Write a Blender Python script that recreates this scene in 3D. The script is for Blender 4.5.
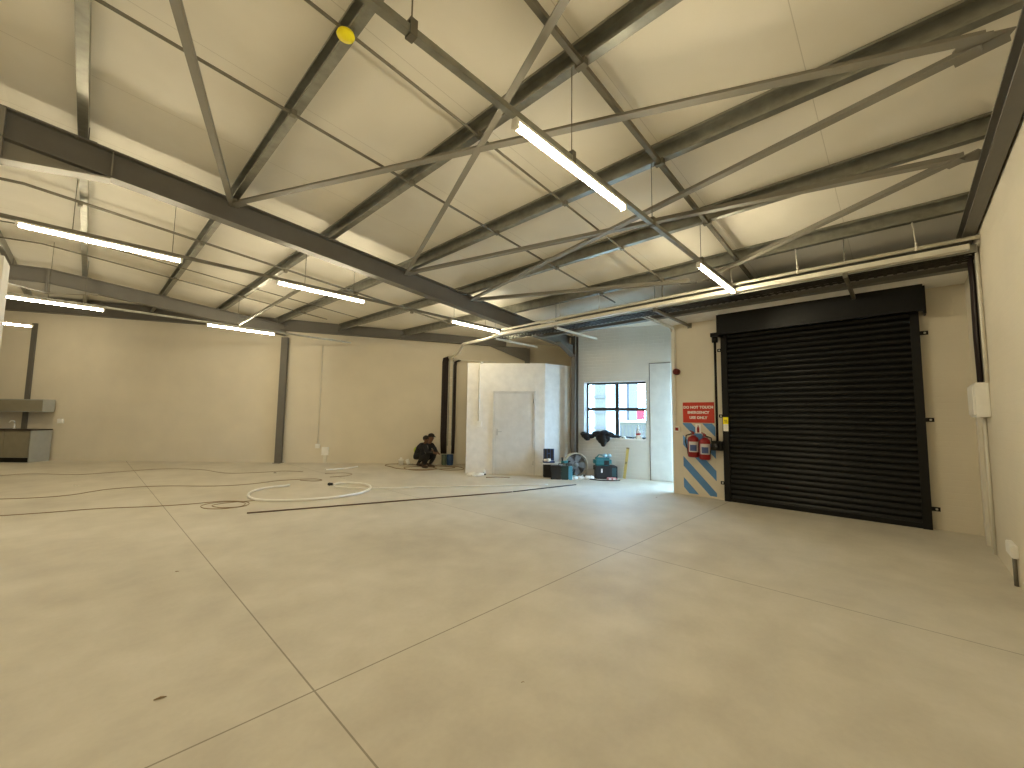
import bpy, bmesh, math, random
from mathutils import Vector, Matrix
random.seed(7)
SC = bpy.context.scene
COL = SC.collection
for o in list(bpy.data.objects):
    bpy.data.objects.remove(o)

# ------------------------------------------------------------------ camera, world, exposure
# World axes: X runs down the roof slope towards the shutter wall, Y along the purlins, Z up.
YAW, PITCH, ROLL, FPX, CAMZ = map(float, (43.778, 4.629, 0.797, 407.34, 1.43))
def cam_axes():
    y, p, r = (math.radians(a) for a in (YAW, PITCH, ROLL))
    f = Vector((math.cos(y)*math.cos(p), math.sin(y)*math.cos(p), math.sin(p)))
    s = Vector((math.sin(y), -math.cos(y), 0)); u = s.cross(f)
    return math.cos(r)*s+math.sin(r)*u, -math.sin(r)*s+math.cos(r)*u, f
CR, CU, CF = cam_axes()
cam = bpy.data.cameras.new('camera')
cam.sensor_width = 36.0; cam.lens = FPX/1024*36.0; cam.clip_start = 0.05; cam.clip_end = 300
camo = bpy.data.objects.new('camera', cam); COL.objects.link(camo)
camo.matrix_world = Matrix(((CR.x, CU.x, -CF.x, 0), (CR.y, CU.y, -CF.y, 0), (CR.z, CU.z, -CF.z, CAMZ), (0, 0, 0, 1)))
SC.camera = camo

def floor_at(px, py, z=0.0):
    """point of the floor (or of the level z) seen at a pixel of the 1024x768 photograph"""
    d = CF + CR*((px-512)/FPX) - CU*((py-384)/FPX)
    return Vector((0, 0, CAMZ)) + d*((z-CAMZ)/d.z)

W = bpy.data.worlds.new('sky'); SC.world = W; W.use_nodes = True
W.node_tree.nodes['Background'].inputs[0].default_value = (0.42, 0.69, 1.0, 1)
W.node_tree.nodes['Background'].inputs[1].default_value = 25.0
SC.view_settings.view_transform = 'Standard'
SC.view_settings.look = 'None'
SC.view_settings.gamma = 1.0
SC.view_settings.use_curve_mapping = False
SC.view_settings.exposure = 0.0
SC.cycles.max_bounces = 10
SC.cycles.diffuse_bounces = 6
SC.cycles.sample_clamp_indirect = 6
SC.cycles.use_denoising = True
LAMP_COLOR = (1.0, 0.86, 0.58)
LAMP_POWER = 100.0

# ------------------------------------------------------------------ materials
def s2l(c):
    return tuple(((v/255/12.92) if v/255 <= 0.04045 else ((v/255+0.055)/1.055)**2.4) for v in c)
MATS = {}
def mat(name, rgb, rough=0.6, metal=0.0, vary=0.06, scale=6.0, bump=0.0, bscale=40.0, spec=0.5):
    if name in MATS: return MATS[name]
    m = bpy.data.materials.new(name); m.use_nodes = True
    nt = m.node_tree; b = nt.nodes['Principled BSDF']; L = nt.links
    c = s2l(rgb)
    b.inputs['Roughness'].default_value = rough; b.inputs['Metallic'].default_value = metal
    b.inputs['Specular IOR Level'].default_value = spec
    tc = nt.nodes.new('ShaderNodeTexCoord')
    n = nt.nodes.new('ShaderNodeTexNoise'); n.inputs['Scale'].default_value = scale; n.inputs['Detail'].default_value = 5
    L.new(tc.outputs['Object'], n.inputs['Vector'])
    r = nt.nodes.new('ShaderNodeValToRGB')
    r.color_ramp.elements[0].position = 0.3; r.color_ramp.elements[1].position = 0.7
    r.color_ramp.elements[0].color = tuple(max(0, v*(1-vary)) for v in c)+(1,)
    r.color_ramp.elements[1].color = tuple(min(1, v*(1+vary)) for v in c)+(1,)
    L.new(n.outputs['Fac'], r.inputs['Fac']); L.new(r.outputs['Color'], b.inputs['Base Color'])
    if bump:
        n2 = nt.nodes.new('ShaderNodeTexNoise'); n2.inputs['Scale'].default_value = bscale
        L.new(tc.outputs['Object'], n2.inputs['Vector'])
        bp = nt.nodes.new('ShaderNodeBump'); bp.inputs['Strength'].default_value = bump; bp.inputs['Distance'].default_value = 0.01
        L.new(n2.outputs['Fac'], bp.inputs['Height']); L.new(bp.outputs['Normal'], b.inputs['Normal'])
    MATS[name] = m
    return m

def brick_mat(name, rgb, bump=0.35, vary=0.04):
    """bagged and painted brickwork: courses barely showing through the paint (u along object x or y, courses along z)"""
    m = bpy.data.materials.new(name); m.use_nodes = True
    nt = m.node_tree; b = nt.nodes['Principled BSDF']; L = nt.links
    b.inputs['Roughness'].default_value = 0.75
    c = s2l(rgb)
    tc = nt.nodes.new('ShaderNodeTexCoord'); sx = nt.nodes.new('ShaderNodeSeparateXYZ'); cx = nt.nodes.new('ShaderNodeCombineXYZ')
    ad = nt.nodes.new('ShaderNodeMath'); ad.operation = 'ADD'
    L.new(tc.outputs['Object'], sx.inputs[0]); L.new(sx.outputs[0], ad.inputs[0]); L.new(sx.outputs[1], ad.inputs[1])
    L.new(ad.outputs[0], cx.inputs[0]); L.new(sx.outputs[2], cx.inputs[1])
    br = nt.nodes.new('ShaderNodeTexBrick'); br.inputs['Scale'].default_value = 1.0
    br.inputs['Brick Width'].default_value = 0.23; br.inputs['Row Height'].default_value = 0.085
    br.inputs['Mortar Size'].default_value = 0.008; br.inputs['Mortar Smooth'].default_value = 1.0
    L.new(cx.outputs[0], br.inputs['Vector'])
    n = nt.nodes.new('ShaderNodeTexNoise'); n.inputs['Scale'].default_value = 1.3; n.inputs['Detail'].default_value = 6
    L.new(tc.outputs['Object'], n.inputs['Vector'])
    r = nt.nodes.new('ShaderNodeValToRGB'); r.color_ramp.elements[0].position = 0.3; r.color_ramp.elements[1].position = 0.7
    r.color_ramp.elements[0].color = tuple(v*(1-vary) for v in c)+(1,); r.color_ramp.elements[1].color = tuple(min(1, v*(1+vary)) for v in c)+(1,)
    L.new(n.outputs['Fac'], r.inputs['Fac']); L.new(r.outputs['Color'], b.inputs['Base Color'])
    bp = nt.nodes.new('ShaderNodeBump'); bp.inputs['Strength'].default_value = bump; bp.inputs['Distance'].default_value = 0.006
    inv = nt.nodes.new('ShaderNodeMath'); inv.operation = 'SUBTRACT'; inv.inputs[0].default_value = 1.0
    L.new(br.outputs['Fac'], inv.inputs[1]); L.new(inv.outputs[0], bp.inputs['Height']); L.new(bp.outputs['Normal'], b.inputs['Normal'])
    MATS[name] = m
    return m

def line_mask(nt, coord_out, pos, half):
    a = nt.nodes.new('ShaderNodeMath'); a.operation = 'SUBTRACT'; a.inputs[1].default_value = pos; nt.links.new(coord_out, a.inputs[0])
    b = nt.nodes.new('ShaderNodeMath'); b.operation = 'ABSOLUTE'; nt.links.new(a.outputs[0], b.inputs[0])
    c = nt.nodes.new('ShaderNodeMath'); c.operation = 'LESS_THAN'; c.inputs[1].default_value = half; nt.links.new(b.outputs[0], c.inputs[0])
    return c.outputs[0]
def math2(nt, op, a, b):
    n = nt.nodes.new('ShaderNodeMath'); n.operation = op
    for i, v in enumerate((a, b)):
        if isinstance(v, (int, float)): n.inputs[i].default_value = v
        else: nt.links.new(v, n.inputs[i])
    return n.outputs[0]

def floor_mat():
    m = bpy.data.materials.new('concrete_floor'); m.use_nodes = True
    nt = m.node_tree; b = nt.nodes['Principled BSDF']; L = nt.links
    tc = nt.nodes.new('ShaderNodeTexCoord'); sx = nt.nodes.new('ShaderNodeSeparateXYZ'); L.new(tc.outputs['Object'], sx.inputs[0])
    def noise(scale, det, dist=0.0):
        n = nt.nodes.new('ShaderNodeTexNoise'); n.inputs['Scale'].default_value = scale; n.inputs['Detail'].default_value = det
        n.inputs['Distortion'].default_value = dist; L.new(tc.outputs['Object'], n.inputs['Vector']); return n.outputs['Fac']
    a = noise(0.9, 9, 0.15); c = noise(3.5, 8, 0.3); d = noise(30, 4)
    s = math2(nt, 'ADD', math2(nt, 'MULTIPLY', a, 0.55), math2(nt, 'ADD', math2(nt, 'MULTIPLY', c, 0.35), math2(nt, 'MULTIPLY', d, 0.10)))
    r = nt.nodes.new('ShaderNodeValToRGB'); e = r.color_ramp.elements
    e[0].position = 0.33; e[0].color = s2l((188, 181, 167))+(1,)
    e[1].position = 0.68; e[1].color = s2l((217, 211, 198))+(1,)
    x = e.new(0.5); x.color = s2l((203, 197, 182))+(1,)
    L.new(s, r.inputs['Fac'])
    j = None
    for pos in (0.92, 4.13, -2.29, -5.5):
        k = line_mask(nt, sx.outputs[0], pos, 0.0045); j = k if j is None else math2(nt, 'MAXIMUM', j, k)
    for pos in (2.27,):
        j = math2(nt, 'MAXIMUM', j, line_mask(nt, sx.outputs[1], pos, 0.005))
    mx = nt.nodes.new('ShaderNodeMix'); mx.data_type = 'RGBA'
    L.new(math2(nt, 'MULTIPLY', j, 0.6), mx.inputs[0]); L.new(r.outputs['Color'], mx.inputs[6]); mx.inputs[7].default_value = s2l((84, 70, 46))+(1,)
    L.new(mx.outputs[2], b.inputs['Base Color'])
    rr = nt.nodes.new('ShaderNodeMapRange'); rr.inputs[3].default_value = 0.42; rr.inputs[4].default_value = 0.7; L.new(c, rr.inputs[0]); L.new(rr.outputs[0], b.inputs['Roughness'])
    b.inputs['Specular IOR Level'].default_value = 0.35
    bp = nt.nodes.new('ShaderNodeBump'); bp.inputs['Strength'].default_value = 0.08; bp.inputs['Distance'].default_value = 0.01
    L.new(s, bp.inputs['Height']); L.new(bp.outputs['Normal'], b.inputs['Normal'])
    return m
def ceiling_mat():
    m = bpy.data.materials.new('roof_lining'); m.use_nodes = True
    nt = m.node_tree; b = nt.nodes['Principled BSDF']; L = nt.links
    tc = nt.nodes.new('ShaderNodeTexCoord'); sx = nt.nodes.new('ShaderNodeSeparateXYZ'); L.new(tc.outputs['Object'], sx.inputs[0])
    f = math2(nt, 'MULTIPLY', math2(nt, 'FRACT', math2(nt, 'DIVIDE', math2(nt, 'SUBTRACT', sx.outputs[1], 0.42), 1.2), 0), 1.2)
    n = nt.nodes.new('ShaderNodeTexNoise'); n.inputs['Scale'].default_value = 1.1; n.inputs['Detail'].default_value = 4; n.inputs['Distortion'].default_value = 0.4
    L.new(tc.outputs['Object'], n.inputs['Vector'])
    r = nt.nodes.new('ShaderNodeValToRGB'); r.color_ramp.elements[0].position = 0.3; r.color_ramp.elements[1].position = 0.7
    r.color_ramp.elements[0].color = s2l((234, 230, 219))+(1,); r.color_ramp.elements[1].color = s2l((244, 240, 230))+(1,)
    L.new(n.outputs['Fac'], r.inputs['Fac'])
    mx = nt.nodes.new('ShaderNodeMix'); mx.data_type = 'RGBA'
    L.new(math2(nt, 'MULTIPLY', math2(nt, 'LESS_THAN', f, 0.006), 0.3), mx.inputs[0]); L.new(r.outputs['Color'], mx.inputs[6]); mx.inputs[7].default_value = s2l((120, 110, 90))+(1,)
    L.new(mx.outputs[2], b.inputs['Base Color'])
    b.inputs['Roughness'].default_value = 0.55
    bp = nt.nodes.new('ShaderNodeBump'); bp.inputs['Strength'].default_value = 0.25; bp.inputs['Distance'].default_value = 0.05
    L.new(n.outputs['Fac'], bp.inputs['Height']); L.new(bp.outputs['Normal'], b.inputs['Normal'])
    return m
def emit_mat(name, color, power):
    m = bpy.data.materials.new(name); m.use_nodes = True
    nt = m.node_tree; b = nt.nodes['Principled BSDF']
    b.inputs['Base Color'].default_value = (0.9, 0.9, 0.85, 1)
    b.inputs['Emission Color'].default_value = tuple(color)+(1,); b.inputs['Emission Strength'].default_value = power
    MATS[name] = m; return m
def glass_mat():
    m = bpy.data.materials.new('window_glass'); m.use_nodes = True
    nt = m.node_tree; L = nt.links; out = nt.nodes['Material Output']; nt.nodes.remove(nt.nodes['Principled BSDF'])
    t = nt.nodes.new('ShaderNodeBsdfTransparent'); t.inputs[0].default_value = (0.95, 0.98, 0.98, 1)
    g = nt.nodes.new('ShaderNodeBsdfGlossy'); g.inputs['Roughness'].default_value = 0.02
    fr = nt.nodes.new('ShaderNodeFresnel'); fr.inputs[0].default_value = 1.45
    mx = nt.nodes.new('ShaderNodeMixShader'); L.new(fr.outputs[0], mx.inputs[0]); L.new(t.outputs[0], mx.inputs[1]); L.new(g.outputs[0], mx.inputs[2])
    L.new(mx.outputs[0], out.inputs[0]); return m

M_FLOOR = floor_mat(); M_CEIL = ceiling_mat(); M_GLASS = glass_mat()
M_WALL = brick_mat('cream_painted_brick', (220, 212, 194), 0.15)
M_WALLW = brick_mat('white_painted_brick', (220, 219, 215), 0.6)
M_PLASTER = mat('white_plaster', (236, 234, 229), 0.7, bump=0.05)
M_STEEL = mat('grey_primer_steel', (104, 101, 95), 0.5, 0.0, 0.05)
M_STEELB = mat('light_primer_steel', (138, 134, 124), 0.5, 0.0, 0.05)
M_GALV = mat('galvanised_steel', (150, 150, 142), 0.38, 0.75, 0.18, 9)
M_GALVD = mat('dull_galvanised', (120, 116, 104), 0.5, 0.4, 0.12)
M_PVC = mat('white_pvc', (222, 218, 206), 0.4)
M_BLACK = mat('black_paint', (9, 10, 11), 0.4, vary=0.1, spec=0.3)
M_RUBBER = mat('black_rubber', (26, 24, 26), 0.6)
M_CABLE = mat('dark_cable', (38, 26, 24), 0.55)
M_BROWNCABLE = mat('brown_cable', (142, 120, 90), 0.6)
M_WHITE = mat('white_plastic', (242, 241, 236), 0.45)
M_RED = mat('red_paint', (140, 18, 24), 0.35)
M_SIGNRED = mat('sign_red', (196, 52, 34), 0.5)
M_BLUE = mat('stripe_blue', (88, 140, 196), 0.6)
M_YELLOW = mat('yellow_plastic', (255, 236, 16), 0.45)
M_DOOR = mat('door_white', (214, 213, 210), 0.5)
M_FRAME = mat('dark_window_frame', (54, 56, 60), 0.45)
M_LED = emit_mat('led_diffuser', LAMP_COLOR, LAMP_POWER)
M_CHROME = mat('brushed_chrome', (190, 190, 188), 0.3, 0.9)

# ------------------------------------------------------------------ mesh helpers
class MB:
    def __init__(s): s.bm = bmesh.new()
    def _add(s, vs, fs, mi=0, smooth=False):
        v = [s.bm.verts.new(p) for p in vs]
        for f in fs:
            try:
                fc = s.bm.faces.new([v[i] for i in f]); fc.material_index = mi; fc.smooth = smooth
            except ValueError: pass
        return s
    def box(s, lo, hi, mi=0):
        x0, y0, z0 = lo; x1, y1, z1 = hi
        vs = [(x, y, z) for z in (z0, z1) for x, y in ((x0, y0), (x1, y0), (x1, y1), (x0, y1))]
        return s._add(vs, [(3, 2, 1, 0), (4, 5, 6, 7), (0, 1, 5, 4), (1, 2, 6, 5), (2, 3, 7, 6), (3, 0, 4, 7)], mi)
    def obox(s, o, ax, ay, az, mi=0):
        """box at corner o with edge vectors ax, ay, az"""
        o, ax, ay, az = map(Vector, (o, ax, ay, az))
        vs = [o, o+ax, o+ax+ay, o+ay, o+az, o+ax+az, o+ax+ay+az, o+ay+az]
        return s._add(vs, [(3, 2, 1, 0), (4, 5, 6, 7), (0, 1, 5, 4), (1, 2, 6, 5), (2, 3, 7, 6), (3, 0, 4, 7)], mi)
    def ext(s, prof, p0, p1, up=(0, 0, 1), mi=0, smooth=False):
        """extrude the 2-D outline prof (side, up) from p0 to p1"""
        p0, p1, up = Vector(p0), Vector(p1), Vector(up)
        d = (p1-p0).normalized(); sd = d.cross(up).normalized(); u = sd.cross(d)
        n = len(prof)
        vs = [p+sd*a+u*b for p in (p0, p1) for a, b in prof]
        fs = [(i, (i+1) % n, n+(i+1) % n, n+i) for i in range(n)]+[tuple(range(n))[::-1], tuple(range(n, 2*n))]
        return s._add(vs, fs, mi, smooth)
    def tube(s, pts, r, n=8, mi=0, close=False):
        pts = [Vector(p) for p in pts]; m = len(pts)
        rr = r if isinstance(r, (list, tuple)) else [r]*m
        rings = []; prev = None
        for i, p in enumerate(pts):
            a = pts[(i-1) % m] if (i or close) else p; b = pts[(i+1) % m] if (i < m-1 or close) else p
            t = (b-a).normalized()
            if prev is None:
                h = Vector((0, 0, 1)) if abs(t.z) < 0.9 else Vector((1, 0, 0)); x = t.cross(h).normalized()
            else:
                x = (prev-t*prev.dot(t)).normalized()
            prev = x; y = t.cross(x)
            rings.append([p+(x*math.cos(2*math.pi*k/n)+y*math.sin(2*math.pi*k/n))*rr[i] for k in range(n)])
        vs = [v for g in rings for v in g]; fs = []
        for i in range(m if close else m-1):
            j = (i+1) % m
            for k in range(n): fs.append((i*n+k, i*n+(k+1) % n, j*n+(k+1) % n, j*n+k))
        if not close: fs += [tuple(range(n))[::-1], tuple(range((m-1)*n, m*n))]
        return s._add(vs, fs, mi, True)
    def lathe(s, c, prof, n=20, axis='z', mi=0, cap=True):
        """turn (radius, height) pairs round an axis through c"""
        c = Vector(c); ax = {'z': (Vector((1, 0, 0)), Vector((0, 1, 0)), Vector((0, 0, 1))), 'x': (Vector((0, 1, 0)), Vector((0, 0, 1)), Vector((1, 0, 0))), 'y': (Vector((0, 0, 1)), Vector((1, 0, 0)), Vector((0, 1, 0)))}[axis] if isinstance(axis, str) else axis
        vs = [c+(ax[0]*math.cos(2*math.pi*k/n)+ax[1]*math.sin(2*math.pi*k/n))*r+ax[2]*h for r, h in prof for k in range(n)]
        fs = [(i*n+k, i*n+(k+1) % n, (i+1)*n+(k+1) % n, (i+1)*n+k) for i in range(len(prof)-1) for k in range(n)]
        if cap: fs += [tuple(range(n))[::-1], tuple(range((len(prof)-1)*n, len(prof)*n))]
        return s._add(vs, fs, mi, True)
    def poly(s, pts, d, mi=0):
        """flat outline given thickness by the vector d"""
        pts = [Vector(p) for p in pts]; d = Vector(d); n = len(pts)
        return s._add(pts+[p+d for p in pts], [tuple(range(n))[::-1], tuple(range(n, 2*n))]+[(i, (i+1) % n, n+(i+1) % n, n+i) for i in range(n)], mi)
    def blob(s, c, r, n=10, mi=0, jit=0.0, up=(0, 0, 1)):
        c = Vector(c); rx, ry, rz = r; vs = []; fs = []; m = n//2+1
        for i in range(m+1):
            a = math.pi*i/m
            for k in range(n):
                b = 2*math.pi*k/n; j = 1+random.uniform(-jit, jit)
                vs.append(c+Vector((rx*math.sin(a)*math.cos(b)*j, ry*math.sin(a)*math.sin(b)*j, -rz*math.cos(a)*j)))
        for i in range(m):
            for k in range(n): fs.append((i*n+k, i*n+(k+1) % n, (i+1)*n+(k+1) % n, (i+1)*n+k))
        return s._add(vs, fs, mi, True)
    def bevel(s, w, seg=2):
        bmesh.ops.remove_doubles(s.bm, verts=s.bm.verts, dist=1e-5)
        bmesh.ops.bevel(s.bm, geom=list(s.bm.edges), offset=w, segments=seg, affect='EDGES', clamp_overlap=True)
        return s

def base_of(o):
    v = Vector(o.location)
    while o.parent: o = o.parent; v += Vector(o.location)
    return v
def link(name, mb, m, parent=None, loc=None, rotz=None):
    """one mesh object; mesh given in world coordinates, or in local ones when rotz is given"""
    bmesh.ops.recalc_face_normals(mb.bm, faces=mb.bm.faces)
    me = bpy.data.meshes.new(name)
    if rotz is None:
        off = base_of(parent) if parent else Vector(loc or (0, 0, 0))
        bmesh.ops.translate(mb.bm, verts=mb.bm.verts, vec=-off)
    mb.bm.to_mesh(me); mb.bm.free()
    o = bpy.data.objects.new(name, me); COL.objects.link(o)
    for x in (m if isinstance(m, (list, tuple)) else [m]): me.materials.append(x)
    if parent: o.parent = parent
    elif loc is not None: o.location = loc
    if rotz is not None: o.rotation_euler = (0, 0, rotz)
    return o
def tag(o, label, cat, group=None, kind=None):
    o['label'] = label; o['category'] = cat
    if group: o['group'] = group
    if kind: o['kind'] = kind
    return o
def thing(name, label, cat, loc=(0, 0, 0), group=None):
    o = bpy.data.objects.new(name, None); COL.objects.link(o); o.location = loc; o.empty_display_size = 0.1
    return tag(o, label, cat, group, 'thing')
def struct(name, mb, m, parent=None, loc=None, rotz=None):
    o = link(name, mb, m, parent, loc, rotz)
    if not parent: o['kind'] = 'structure'
    return o
def dup(o, loc, label=None, group=None):
    c = o.copy(); COL.objects.link(c); c.location = loc
    if label: c['label'] = label
    if group: c['group'] = group
    for ch in o.children:
        d = ch.copy(); COL.objects.link(d); d.parent = c
        for g in ch.children:
            e = g.copy(); COL.objects.link(e); e.parent = d
    return c
def sub(o, name, mb, m): return link(name, mb, m, o)

# ------------------------------------------------------------------ room geometry
RX = -0.75                       # ridge
def ztop(x, y=0.0):              # top of the rafters = underside of the purlins
    return 4.356-0.088*abs(x-RX)+0.017*max(0.0, y-6.2)
XW = 8.03                        # shutter wall
YR = -0.68                       # right wall
BK0, BKD = Vector((-0.48, 17.67, 0)), Vector((0.7207, -0.6932, 0))   # back wall line
BKN = Vector((-0.6932, -0.7207, 0))                                   # its normal, into the room
def bk(s, z=0.0, n=0.0): return BK0+BKD*s+BKN*n+Vector((0, 0, z))
WW0, WWD = Vector((9.372, 3.883, 0)), Vector((-0.2844, 0.9587, 0))   # window wall line, away from the shutter
WWN = Vector((-0.9587, -0.2844, 0))
def ww(s, z=0.0, n=0.0): return WW0+WWD*s+WWN*n+Vector((0, 0, z))
def rot_of(d): return math.atan2(d.y, d.x)

struct('floor', MB().box((-9.2, -0.9, -0.2), (10.4, 26.5, 0)), M_FLOOR)
# roof lining, two slopes, following the rafters
c = MB(); T = 0.19
for xa, xb in ((-9.3, RX), (RX, 10.6)):
    for ya, yb in ((-0.9, 6.2), (6.2, 27.0)):
        p = [(x, y, ztop(x, y)+T) for x, y in ((xa, ya), (xb, ya), (xb, yb), (xa, yb))]
        c.poly(p, (0, 0, 0.06))
struct('ceiling', c, M_CEIL)
# walls
w = MB(); w.box((0, 0, 0), (18.75, 0.2, 4.6)); struct('wall_right', w, M_WALL, loc=(-9.2, YR-0.2, 0), rotz=0)
w = MB(); w.box((0, 0, 0), (27.5, 0.2, 4.2)); struct('wall_left', w, M_WALL, loc=(-9.0, -0.9, 0), rotz=math.pi/2)
# back wall: local x along the wall, from far left to the corner behind the office
w = MB(); L0, L1 = -12.2, 15.3
w.box((L0, 0, 0), (L1, 0.2, 4.95)); struct('wall_back', w, M_WALL, loc=BK0, rotz=rot_of(BKD))
# shutter wall with its opening, and the return towards the window wall
w = MB()
w.box((XW, YR, 0), (XW+0.22, -0.12, 3.3)); w.box((XW, 2.26, 0), (XW+0.22, 3.29, 3.3)); w.box((XW, -0.12, 2.95), (XW+0.22, 2.26, 3.3))
w.box((XW+0.22, 3.1, 2.5), (9.52, 3.29, 3.3)); w.box((9.40, YR, 3.365), (9.52, 3.29, 3.66))   # entrance lintel facing the office; unseen fascia added to stop daylight leaking in
struct('wall_shutter', w, M_WALL)
# window wall: local x = distance along WWD from the door corner
w = MB()
S_W0, S_W1, Z_W0, Z_W1 = 0.55, 2.06, 0.945, 2.335
T0 = 0.0
w.box((-0.66, T0, 0), (S_W0, T0+0.34, 3.72))
w.box((S_W0, T0, 0), (S_W1, T0+0.34, Z_W0)); w.box((S_W0, T0, Z_W1), (S_W1, T0+0.34, 3.72)); w.box((S_W1, T0, 0), (2.25, T0+0.34, 3.72))
# rotate so that local y points out of the room
w.bm.transform(Matrix.Scale(-1, 4, (0, 1, 0)))
o = struct('wall_window', w, M_WALLW, loc=WW0, rotz=rot_of(WWD))
# the short wall behind the office, hidden corner
w = MB(); a = Vector((8.73, 6.16, 0)); b = Vector((10.45, 7.34, 0)); d = (b-a).normalized(); nrm = Vector((d.y, -d.x, 0))
w.obox(a, b-a, nrm*0.2, (0, 0, 3.7)); struct('wall_corner', w, M_WALL)
# soffit over the shutter wall
w = MB(); w.box((7.37, YR, 3.3), (9.52, 3.29, 3.36)); struct('trim_1', w, M_PLASTER)

# ------------------------------------------------------------------ steel frame
def ibeam(h, b, tw=0.012, tf=0.016):
    return [(-b/2, 0), (b/2, 0), (b/2, tf), (tw/2, tf), (tw/2, h-tf), (b/2, h-tf), (b/2, h), (-b/2, h), (-b/2, h-tf), (-tw/2, h-tf), (-tw/2, tf), (-b/2, tf)]
def rafter(name, y, x0, x1, h, b, label, haunch=True, m=M_STEEL):
    z0, z1 = ztop(x0, y), ztop(x1, y)
    t = thing(name, label, 'roof beam', ((x0+x1)/2, y, (z0+z1)/2-h))
    body = MB(); body.ext([(p, q-h) for p, q in ibeam(h, b)], (x0, y, z0), (x1, y, z1)); sub(t, 'web_beam', body, m)
    if haunch:
        sg = 1 if x1 > x0 else -1
        e = MB(); e.box((x0-0.012, y-b/2, z0-h-0.22), (x0+0.012, y+b/2, z0)); sub(t, 'end_plate', e, M_STEELB if y < 10 else M_STEEL)
        xe = x0+sg*0.76; ze = ztop(xe, y)-h
        hb = MB(); hb.poly([(x0, y-0.006, z0-h), (xe, y-0.006, ze), (x0, y-0.006, z0-h-0.22)], (0, 0.012, 0))
        hb.ext([(-b/2, 0), (b/2, 0), (b/2, 0.016), (-b/2, 0.016)], (x0, y, z0-h-0.22), (xe, y, ze-0.016)); sub(t, 'haunch', hb, M_STEELB)
        st = MB(); st.box((xe-0.006, y-b/2+0.004, ze+0.016), (xe+0.006, y+b/2-0.004, ze+h-0.02)); sub(t, 'stiffener', st, M_STEELB if y < 10 else M_STEEL)
    return t
rafter('roof_rafter', 6.2, RX+0.013, 8.62, 0.31, 0.165, 'long dark grey steel rafter crossing the room, haunch at the upper left corner')
rafter('roof_rafter', 6.2, RX-0.013, -8.9, 0.31, 0.165, 'grey steel rafter beyond the apex plate at the far left edge')
rafter('roof_rafter', 13.2, RX+0.013, 4.0, 0.31, 0.165, 'second grey steel rafter, ending on the wall post of the back wall')
rafter('roof_rafter', 13.2, RX-0.013, -8.9, 0.31, 0.165, 'grey steel rafter behind the white partition edge at far left')
rafter('roof_rafter', -0.612, -8.9, 7.2, 0.19, 0.098, 'steel rafter running along the top of the right side wall', haunch=False)
t = thing('eaves_beam', 'grey steel beam along the eaves behind the cable tray, above window and shutter', 'roof beam', (7.3, 2.7, 3.3))
b_ = MB(); b_.ext(ibeam(0.3, 0.14), (7.3, YR+0.01, 3.3), (7.3, 6.0, 3.3)); sub(t, 'web_beam', b_, M_STEEL)
# raking beam on the back wall
def bzb(s):
    p = bk(s); return ztop(p.x, p.y)
t = thing('raking_beam', 'grey steel beam running along the top of the back wall', 'roof beam', bk(3, 3.7))
b_ = MB(); h = 0.42
pa, pb = bk(-2.2, 0, 0.16), bk(12.9, 0, 0.16)
b_.ext([(p, q) for p, q in ibeam(h, 0.16)], (pa.x, pa.y, 4.36), (pb.x, pb.y, 3.545)); sub(t, 'web_beam', b_, M_STEEL)
b_ = MB(); pc, pd = bk(13.55, 0, 0.16), bk(13.0, 0, 0.16)
b_.poly([bk(12.3, 3.60, 0.15), bk(13.55, 3.53, 0.15), bk(13.55, 3.10, 0.15)], BKN*0.02)
sub(t, 'haunch', b_, M_STEEL)
# columns
def column(label, p, d, z1, h=0.2, b=0.16, m=M_STEEL, haunch=None):
    t = thing('steel_column', label, 'column', p)
    c = MB(); pr = [(x, q-h/2) for x, q in ibeam(h, b)]
    c.ext(pr, p, Vector(p)+Vector((0, 0, z1)), up=d); sub(t, 'shaft', c, m)
    f = MB(); n = Vector((d[1], -d[0], 0)).normalized(); dd = Vector(d).normalized(); q = Vector(p)
    f.obox(q-n*0.1-dd*0.12, n*0.2, dd*0.24, (0, 0, 0.012)); sub(t, 'base_plate', f, m)
    if haunch: sub(t, 'haunch', haunch, m)
    return t
pc = Vector((8.60, 6.02, 0))
hb = MB(); hb.poly([(8.52, 6.02, 3.0), (8.52, 6.02, 3.29), (7.9, 6.02, 3.29)], (0, 0.02, 0))
hb.ext([(-0.08, 0), (0.08, 0), (0.08, 0.014), (-0.08, 0.014)], (8.52, 6.03, 2.99), (7.9, 6.03, 3.28))
column('grey steel column in the corner between white office box and window', pc, (1, 0, 0), 3.52, h=0.15, b=0.12, haunch=hb)
column('grey steel post against the back wall between the socket conduits and the long bare wall', bk(6.32, 0, 0.14), BKN, 3.7, h=0.08, b=0.19)
column('narrow grey steel post behind the kitchen cupboards at left', bk(-0.95, 0, 0.03), BKN, 3.98, h=0.04, b=0.13)
column('short visible steel post rising behind the roof of the white office', bk(13.55, 0, 0.16), BKN, 3.5, h=0.2, b=0.14)

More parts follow.
